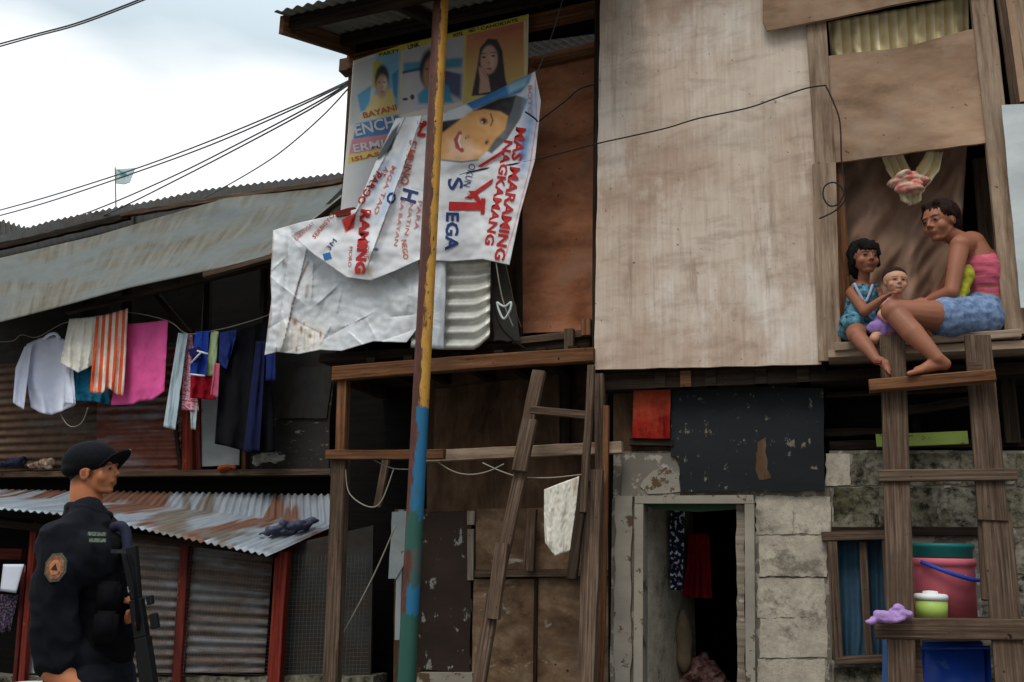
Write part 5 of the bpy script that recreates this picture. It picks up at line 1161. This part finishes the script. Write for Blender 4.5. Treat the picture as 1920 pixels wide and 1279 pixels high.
def foot_elems(heel, toe, up, s=1.0, side=None):
    d = (toe - heel); L_ = d.length; d.normalize(); sd = (side or d.cross(up)).normalized(); up = sd.cross(d).normalized()
    if up.z < 0: up = -up
    e_ = [('e', heel + up * .028 * s, (.034 * s, .030 * s, .030 * s)), ('c', heel + up * .034 * s, heel + d * L_ * .7 + up * .022 * s, .030 * s, .022 * s),
          ('c', heel + d * L_ * .25 + up * .05 * s, heel + d * L_ * .75 + up * .018 * s, .024 * s, .016 * s)]
    for i, o in enumerate((-.030, -.014, 0, .013, .026)):
        a = heel + d * L_ * .62 + sd * o * .8 * s + up * .017 * s; b = heel + d * L_ * (.86 - .018 * i) + sd * o * 1.15 * s + up * .012 * s; c_ = b + d * (.028 - .003 * i) * s - up * .003 * s
        r = (.014 if i == 0 else .0095) * s; e_ += [('c', a, b, .015 * s, r), ('c', b, c_, r, r * .9)]
    return e_
def hair(name, parent, F, elems, colr, voxel=.006, amp=.006, depth=1.0):
    c, m, h = F; P = lambda x, y, z: c + m @ Vector((x * h * depth, y * h, z * h))
    el_ = []
    for e_ in elems:
        if e_[0] == 'e': el_.append(('e', P(*e_[1]), tuple(v * h for v in e_[2]), m))
        else: el_.append(('c', P(*e_[1]), P(*e_[2]), e_[3] * h, e_[4] * h))
    mi = m.inverted()
    def disp(p, n):
        q = mi @ (p - c) / h; return n * (amp * nz3(q.x * 5, q.y * 16, q.z * 3) + amp * .8 * nz3(q.x * 12, q.y * 42, q.z * 5))
    return blob_mesh(name, el_, obj_mat(name + '_strands', colr, .8, .5, 40, .15, .004), parent, voxel, 2, disp=disp)
# ------------------------------------------------------------------ woman on the sill
skinw = C(152, 98, 74); lipw = C(132, 72, 56)
wh = at(1771, 455, .02)
Fw = head_frame(wh, -E * .66 + N * .74 - Z * .14, Z + E * -.05, .222)
wo = thing('person', 'woman in pink top and denim shorts sitting on the window sill', 'person', at(1835, 622, -.1))
A = at
hip, waist, chest, upc = A(1834, 594, -.06), A(1846, 562, -.08), A(1838, 512, -.06), A(1820, 460, -.04)
shN, shF = A(1800, 460, .08), A(1812, 456, -.20)
elb, wri = A(1784, 547, .14), A(1738, 566, .08)
kn, an = A(1674, 584, .24), A(1758, 672, .33)
hl, to = A(1772, 694, .31), A(1702, 706, .345)
body = [('c', hip, waist, .125, .11), ('c', waist, chest, .105, .115), ('c', chest, upc, .112, .075), ('c', upc, shN, .06, .050), ('c', upc, shF, .06, .05),
        ('c', upc, wh + Z * .045 + E * .02, .05, .044),
        ('c', shN, elb, .047, .036), ('c', elb, wri, .036, .024), ('c', shF, A(1770, 545, -.16), .045, .036), ('c', A(1770, 545, -.16), A(1735, 570, -.02), .036, .024),
        ('c', A(1830, 598, .02), A(1750, 592, .14), .092, .078), ('c', A(1750, 592, .14), kn, .078, .058), ('e', kn, (.058, .056, .056)),
        ('c', kn, A(1712, 625, .29), .052, .054), ('c', A(1712, 625, .29), an, .054, .031), ('c', an, hl + Z * .03, .031, .03),
        ('c', A(1835, 602, -.16), A(1700, 606, -.10), .088, .055), ('c', A(1700, 606, -.10), A(1765, 640, -.12), .052, .035)]
body += head_elems(Fw) + hand_elems(wri, A(1705, 578, .12) - wri, N, .95, .5) + hand_elems(A(1735, 570, -.02), -E * .8 + N * .5, Z, .95, .5) + foot_elems(hl, to, Z, .95)
hp = head_paint(Fw, skinw, lipw)
blob_mesh('body', body, M['skin'], wo, .0055, 3, colf=hp)
hair('hair', wo, Fw, [('e', (-.11, 0, .69), (.46, .40, .40)), ('e', (-.28, 0, .50), (.28, .34, .34)), ('e', (-.54, 0, .36), (.16, .15, .17)), ('c', (.22, .14, .92), (-.1, .34, .75), .09, .07), ('c', (.22, -.14, .92), (-.1, -.34, .75), .09, .07), ('c', (.10, .30, .72), (-.02, .36, .56), .09, .05), ('c', (.10, -.30, .72), (-.02, -.36, .56), .09, .05)], C(38, 20, 15), amp=.006)
pinkm = obj_mat('pink_ribbed_top', C(196, 92, 112), .95, .3, 12)
def rib(p, n): return n * (.0007 * math.sin(p.z * 420) + .006 * nz3(p.x * 12, p.y * 12, p.z * 40))
blob_mesh('tank_top', [('c', waist + Z * .035, chest, .114, .124), ('c', chest, A(1836, 488, -.08), .124, .085), ('c', A(1836, 488, -.08), A(1822, 462, -.12), .03, .018), ('c', A(1862, 505, -.06), A(1842, 470, -.10), .045, .022)], pinkm, wo, .006, 3, disp=rib)
denim = obj_mat('blue_denim', C(92, 114, 150), .95, .25, 34, c2=C(124, 144, 176))
blob_mesh('shorts', [('c', hip, hip + Z * .012 + E * .012, .134, .128), ('c', A(1838, 596, .02), A(1778, 596, .10), .112, .108), ('c', A(1838, 606, -.16), A(1780, 606, -.12), .10, .10)], denim, wo, .007, 2, disp=lambda p, n: n * (.006 * nz3(p.x * 22, p.y * 22, p.z * 34)))
blob_mesh('sash', [('c', A(1800, 552, .10), A(1812, 574, .13), .012, .016), ('c', A(1812, 574, .13), A(1800, 580, .15), .016, .01)], denim, wo, .005, 2)
blob_mesh('yellow_cloth', [('e', A(1814, 512, .065), (.04, .02, .045)), ('c', A(1814, 512, .05), A(1806, 545, .06), .03, .03), ('c', A(1806, 540, .08), A(1798, 570, .10), .02, .03)], obj_mat('yellow_green_cloth', C(170, 164, 50), .9, .35, 20), wo, .006, 2, disp=lambda p, n: n * .008 * nz3(p.x * 30, p.y * 30, p.z * 30))
# ------------------------------------------------------------------ girl
sking = C(146, 94, 70); gh = A(1622, 516, .02)
Fg = head_frame(gh, E * .42 + N * .88 - Z * .05, Z, .185)
gi = thing('person', 'small girl in blue patterned dress sitting at the window edge', 'person', A(1615, 640, -.05))
gt, gb = A(1616, 550, -.02), A(1614, 614, -.04)
ge, gw = A(1622, 584, .13), A(1652, 562, .16)
gk, ga = A(1606, 628, .18), A(1644, 676, .30)
body = [('c', gb, gt, .085, .07), ('c', gt, A(1600, 548, .0), .05, .036), ('c', gt, A(1642, 548, -.04), .05, .036), ('c', gt, gh + Z * .03, .032, .03), ('c', A(1598, 550, .02), ge, .034, .027), ('c', ge, gw, .027, .018),
        ('c', A(1644, 550, -.04), A(1660, 590, .0), .032, .026), ('c', A(1606, 620, .02), gk, .06, .046), ('e', gk, (.046, .045, .045)), ('c', gk, A(1624, 650, .24), .040, .038), ('c', A(1624, 650, .24), ga, .038, .022),
        ('c', A(1628, 622, .0), A(1668, 634, .12), .058, .045), ('c', A(1668, 634, .12), A(1688, 668, .12), .04, .024)]
body += head_elems(Fg, wide=1.08) + hand_elems(gw, A(1672, 548, .18) - gw, Z + N * .3, .62, .3)
body += foot_elems(A(1644, 682, .30), A(1668, 706, .32), Z + E, .7, side=N)
blob_mesh('body', body, M['skin'], gi, .005, 3, colf=head_paint(Fg, sking, C(128, 68, 54), eye=1.35, wide=1.08))
hair('hair', gi, Fg, [('e', (-.10, 0, .70), (.45, .43, .40)), ('e', (-.28, 0, .36), (.25, .35, .46)), ('c', (.28, -.22, .86), (.37, -.14, .66), .09, .05), ('c', (.30, -.08, .90), (.41, -.02, .68), .09, .05), ('c', (.30, .10, .90), (.40, .12, .68), .09, .05), ('c', (.22, .26, .84), (.28, .30, .58), .09, .06), ('c', (.0, .38, .7), (.04, .36, .30), .08, .07), ('c', (.0, -.38, .7), (.0, -.36, .30), .08, .07), ('e', (-.2, .1, 1.08), (.12, .14, .10))], C(18, 12, 12), amp=.006)
dm_ = obj_mat('blue_patterned_dress', C(16, 26, 38), .9, .5, 34, c2=C(96, 150, 170))
blob_mesh('dress', [('c', A(1614, 616, -.03), A(1617, 560, -.01), .100, .082), ('c', A(1617, 560, -.01), A(1604, 540, .0), .05, .03), ('c', A(1618, 560, -.01), A(1638, 540, -.04), .05, .028), ('e', A(1604, 606, .06), (.085, .07, .06)), ('e', A(1596, 622, .02), (.07, .08, .05)), ('e', A(1628, 620, .04), (.09, .07, .045))], dm_, gi, .007, 2, disp=lambda p, n: n * .008 * nz3(p.x * 24, p.y * 24, p.z * 16))
tube('neckline', smoothline([A(1602, 532, .05), A(1612, 552, .085), A(1622, 566, .09), A(1630, 552, .075), A(1636, 534, .03)]), .008, obj_mat('pale_trim', C(150, 164, 186)), gi)
tube('anklet', smoothline([A(1634, 674, .30), A(1640, 680, .335), A(1650, 680, .33), A(1654, 672, .30)]), .005, obj_mat('red_thread', C(120, 40, 30)), gi)
# ------------------------------------------------------------------ baby
bh = A(1680, 554, .12)
Fb = head_frame(bh, N * .93 + E * .25 + Z * .02, Z + E * .06, .138)
ba = thing('person', 'smiling baby held between the girl and the woman\'s knee', 'person', A(1672, 625, .06))
skb = C(200, 148, 120)
body = [('c', A(1664, 616, .08), A(1676, 574, .08), .065, .055), ('c', A(1676, 574, .08), bh + Z * .02, .035, .03), ('c', A(1662, 572, .10), A(1652, 590, .15), .024, .02), ('c', A(1652, 590, .15), A(1664, 600, .18), .02, .015),
        ('c', A(1692, 574, .08), A(1700, 592, .1), .024, .02), ('c', A(1652, 622, .10), A(1640, 636, .16), .036, .028), ('c', A(1664, 626, .1), A(1662, 645, .14), .034, .026)]
body += head_elems(Fb, baby=1, wide=1.13) + hand_elems(A(1664, 600, .18), E, Z, .42, .4)
blob_mesh('body', body, M['skin'], ba, .004, 3, colf=head_paint(Fb, skb, C(170, 84, 76), smile=1, eye=1.2, wide=1.13))
hair('hair', ba, Fb, [('e', (-.14, 0, .76), (.48, .44, .395))], C(46, 32, 27), amp=.002, voxel=.005)
blob_mesh('romper', [('c', A(1660, 620, .09), A(1674, 582, .09), .078, .062), ('e', A(1648, 616, .12), (.06, .05, .045))], obj_mat('lilac_romper', C(150, 120, 180), .9, .25, 24), ba, .006, 2, disp=lambda p, n: n * .006 * nz3(p.x * 30, p.y * 30, p.z * 30))
# ------------------------------------------------------------------ policeman
D = dp; skp = C(176, 110, 74)
po = thing('person', 'policeman in black uniform and cap looking up at the window', 'person', Vector((D(170, 1279, 3.2).x, 3.2, .0045)))
hc = D(177, 931, 3.2)
Fp = head_frame(hc, Vector((1, -.10, .14)), Vector((-.10, 0, 1)), .170)
DP = 1.13
sh_n, sh_f = D(112, 1012, 3.04), D(190, 1002, 3.42)
el_n = D(100, 1252, 3.02); el_f = D(205, 1225, 3.46); wr_f = D(240, 1172, 3.14)
px_, = (D(168, 1100, 3.2).x,)
ankN, ankF = Vector((px_ - .03, 3.1, .10)), Vector((px_ + .10, 3.34, .10))
body = [('c', D(160, 1000, 3.2), hc + Vector((-.035, 0, .05)), .060, .050), ('c', D(165, 1030, 3.14), D(165, 1030, 3.26), .08, .08), ('c', D(170, 1250, 3.15), D(170, 1250, 3.25), .11, .11),
        ('c', D(160, 1015, 3.2), D(170, 1250, 3.2), .07, .10), ('c', D(160, 1015, 3.15), sh_n, .06, .05), ('c', D(160, 1015, 3.25), sh_f, .06, .05),
        ('c', sh_n, el_n, .055, .045), ('c', el_n, D(190, 1335, 3.02), .045, .03), ('c', sh_f, el_f, .055, .042), ('c', el_f, wr_f, .042, .028),
        ('c', D(165, 1300, 3.12), ankN, .085, .045), ('c', D(175, 1300, 3.28), ankF, .085, .045)]
body += head_elems(Fp, depth=DP, ear=1.35) + hand_elems(wr_f, Vector((.45, -.3, .7)), Vector((.8, .1, -.5)), .9, .9) + hand_elems(D(190, 1335, 3.02), Vector((1, .2, -.2)), Vector((0, -1, .2)), 1, .5)
blob_mesh('body', body, M['skin'], po, .005, 3, colf=head_paint(Fp, skp, C(140, 80, 54), depth=DP, buzz=1))
hair('hair', po, Fp, [('e', (-.10, 0, .66), (.41, .36, .36)), ('e', (-.22, 0, .44), (.24, .28, .22))], C(24, 18, 15), amp=.0006, voxel=.005, depth=DP)
blk = obj_mat('black_uniform', C(10, 11, 16), .9, .3, 18, spec=.15, c2=C(15, 17, 25)); blk2 = obj_mat('black_vest', C(6, 6, 9), .9, .35, 18, spec=.12)
wr = lambda a, f: (lambda p, n: n * a * (nz3(p.x * f, p.y * f, p.z * f * .8) - 1.6 * abs(nz3(p.x * f * 1.7 + p.z * 6, p.y * f * 1.7, p.z * f * 1.5)) + .4))
blob_mesh('shirt', [('c', D(160, 975, 3.15), D(160, 975, 3.25), .075, .075), ('c', D(158, 1000, 3.13), D(160, 1000, 3.27), .088, .088), ('c', D(165, 1050, 3.10), D(165, 1050, 3.30), .115, .115), ('c', D(165, 1050, 3.2), D(165, 1250, 3.2), .135, .135), ('c', D(158, 985, 3.12), sh_n, .070, .066), ('c', D(160, 985, 3.28), sh_f, .075, .06),
                    ('c', sh_n, D(106, 1110, 3.02), .068, .072), ('c', D(106, 1110, 3.02), D(107, 1236, 3.02), .070, .068), ('c', sh_f, el_f, .075, .065), ('c', el_f, wr_f, .062, .040), ('c', D(166, 1240, 3.14), D(168, 1300, 3.14), .125, .125), ('c', D(172, 1240, 3.28), D(172, 1300, 3.3), .12, .12)], blk, po, .008, 3, disp=wr(.012, 9))
blob_mesh('collar', [('f', [D(132, 950, 3.13), D(156, 955, 3.09), D(188, 963, 3.13), D(199, 965, 3.2)], [.018, .019, .018, .015]), ('f', [D(134, 956, 3.13), D(132, 952, 3.2), D(150, 956, 3.28), D(200, 966, 3.26), D(203, 968, 3.2)], [.02, .022, .02, .018, .018])], blk, po, .006, 2)
blob_mesh('trousers', [('c', D(165, 1290, 3.12), ankN + Z * .04, .13, .075), ('c', D(172, 1290, 3.28), ankF + Z * .04, .13, .075), ('c', D(168, 1285, 3.14), D(168, 1285, 3.28), .14, .14)], blk, po, .01, 2, disp=wr(.010, 9))
for an_ in (ankN, ankF):
    blob_mesh('boot', [('c', an_ + Z * .10, an_ - Z * .045, .055, .05), ('c', an_ + Vector((-.02, 0, -.055)), an_ + Vector((.17, 0, -.06)), .042, .038)], blk2, po, .008, 2)
blob_mesh('vest', [('c', D(200, 1030, 3.10), D(205, 1030, 3.30), .060, .060), ('c', D(192, 1100, 3.12), D(198, 1100, 3.30), .080, .080), ('c', D(186, 1215, 3.12), D(192, 1215, 3.30), .088, .085), ('c', D(194, 1100, 3.15), D(190, 1215, 3.15), .10, .105), ('c', D(194, 1100, 3.28), D(190, 1215, 3.28), .10, .105), ('c', D(130, 1100, 3.12), D(130, 1100, 3.28), .09, .09)], blk2, po, .008, 2, disp=wr(.008, 14))
for x, y, yy in ((205, 1120, 3.05), (198, 1176, 3.03)):
    c = D(x, y, yy); bm = bmesh.new(); bmesh.ops.create_cube(bm, size=1)
    for v in bm.verts: v.co = Vector((v.co.x * .07, v.co.y * .05, v.co.z * .10)) + c
    bmesh.ops.bevel(bm, geom=list(bm.edges), offset=.01, segments=2, affect='EDGES'); from_bm('pouch', bm, blk2, po, True)
tube('shoulder_strap', smoothline([D(212, 990, 3.10), D(226, 986, 3.09), D(236, 1000, 3.09), D(240, 1040, 3.08)]), .017, obj_mat('dark_blue_strap', C(30, 33, 52), .8), po, seg=8)
# cap
cm_, mm, hh = Fp; PP = lambda x, y, z: cm_ + mm @ Vector((x * hh * DP, y * hh, z * hh))
capm = obj_mat('black_cap_cloth', C(12, 13, 18), .9, .25, 20, spec=.15)
mi_ = mm.inverted()
blob_mesh('cap', [('e', PP(-.08, 0, .74), tuple(v * hh for v in (.50 * DP, .43, .42)), mm), ('e', PP(-.20, 0, .60), tuple(v * hh for v in (.38 * DP, .41, .22)), mm), ('c', PP(-.1, 0, 1.10), PP(-.1, 0, 1.12), .03 * hh, .03 * hh)], capm, po, .005, 2)
def brim(s, t):
    a = (s - .5) * 2; x = .26 + t * (.40 - .18 * abs(a) ** 2.2); y = a * (.38 - .06 * t); z = .70 + .02 * t - .12 * abs(a) ** 2 - .03 * (1 - t)
    return PP(x, y, z + .16 * t)
grid('cap_brim', brim, 24, 14, capm, po, thick=.006)
tube('brim_edge', [PP(.66 - .18 * abs(a) ** 2.2 + .002, a * .34, .72 + .16 - .12 * abs(a) ** 2 + .002) for a in [i / 10 - 1 for i in range(12, 20)]][::-1], .0022, obj_mat('grey_piping', C(150, 140, 132)), po, seg=5)
# sleeve emblem, name strip
def patch(name, c, nrm, up, outline, mat, parent, th=.003, curve=0.0):
    nrm = nrm.normalized(); x = up.cross(nrm).normalized(); u = nrm.cross(x).normalized(); bm = bmesh.new()
    f = [c + x * a + u * b - nrm * (curve * a * a) for a, b in outline]; prism_into(bm, f, th, back=-nrm); set_uv(bm, x, u); return from_bm(name, bm, mat, parent)
def hexa(r, k=1.0): return [(r * math.sin(a) * .9, r * k * math.cos(a)) for a in [2 * math.pi * i / 8 + .2 for i in range(8)]]
pn = Vector((-.22, -1, .02)); pu = Vector((.12, 0, 1)); pc_ = D(104, 1064, 2.940)
patch('emblem', pc_, pn, pu, hexa(.045, 1.05), obj_mat('emblem_green', C(84, 82, 66), .9, .3, 60), po, curve=0)
patch('emblem', pc_ + pn * .0015, pn, pu, hexa(.037, 1.05), obj_mat('emblem_orange', C(128, 78, 58), .9, .35, 80, c2=C(146, 104, 78)), po, curve=0)
patch('emblem', pc_ + pn * .003, pn, pu, hexa(.024), obj_mat('emblem_ring', C(176, 120, 80), .9, .3, 80), po)
patch('emblem', pc_ + pn * .0045, pn, pu, [(0, .012), (.012, -.008), (-.012, -.008)], obj_mat('emblem_dark', C(60, 34, 30)), po)
nn_ = Vector((.55, -1, .15)); nc = D(182, 1006, 2.99)
for k, (dz_, l0, l1) in enumerate([(.008, -.028, .026), (-.012, -.022, .028)]):
    patch('name_strip', nc + Z * dz_, nn_, Z, [(l0, -.006), (l1, -.006), (l1, .006), (l0, .006)], obj_mat('grey_green_thread', C(74, 82, 72), .9, .6, 160, c2=C(120, 130, 110)), po, th=.004)
patch('name_strip', D(222, 1034, 3.0), Vector((.3, -1, 0)), Z, [(-.022, -.006), (.022, -.006), (.022, .006), (-.022, .006)], obj_mat('grey_thread', C(50, 52, 56), .9, .6, 160), po)
# rifle held muzzle down
rf = thing('rifle', 'black rifle held muzzle down against the policeman\'s chest', 'rifle', D(262, 1150, 3.08))
gm = obj_mat('gun_metal', C(9, 9, 11), .6, .3, 20, .2); ra, rb_ = D(240, 1040, 3.06), D(280, 1330, 3.02); rd = (rb_ - ra).normalized(); rs = Vector((0, -1, 0)).cross(rd).normalized(); RL = (rb_ - ra).length
def seg_box(name, s0, s1, w0, w1, t, o=0, mat=gm):
    bm = bmesh.new(); a = ra + rd * s0 * RL + rs * o; b = ra + rd * s1 * RL + rs * o
    w0 *= .72; w1 *= .72; prism_into(bm, [a - rs * w0, b - rs * w1, b + rs * w1, a + rs * w0], t, back=Vector((0, 1, 0))); bmesh.ops.bevel(bm, geom=list(bm.edges), offset=.003, segments=1, affect='EDGES'); return from_bm(name, bm, mat, rf)
seg_box('stock', -.05, .30, .035, .020, .035); seg_box('receiver', .30, .55, .026, .028, .04); seg_box('magazine', .42, .52, .016, .016, .025, .05); seg_box('pistol_grip', .30, .36, .012, .012, .028, .045)
seg_box('handguard', .55, .86, .028, .030, .05); tube('barrel', [ra + rd * RL * .84 + Vector((0, .02, 0)), ra + rd * RL * 1.25 + Vector((0, .02, 0))], .010, gm, rf, seg=10)
seg_box('buckle', .20, .25, .008, .008, .012, -.012, obj_mat('steel_buckle', C(150, 152, 150), .3, .1))
tube('sling', smoothline([ra, D(250, 1075, 3.03), D(254, 1105, 3.02), ra + rd * RL * .5]), .006, blk2, rf)
seg_box('red_tag', .44, .50, .010, .012, .015, -.005, obj_mat('red_tape', C(150, 50, 50)))
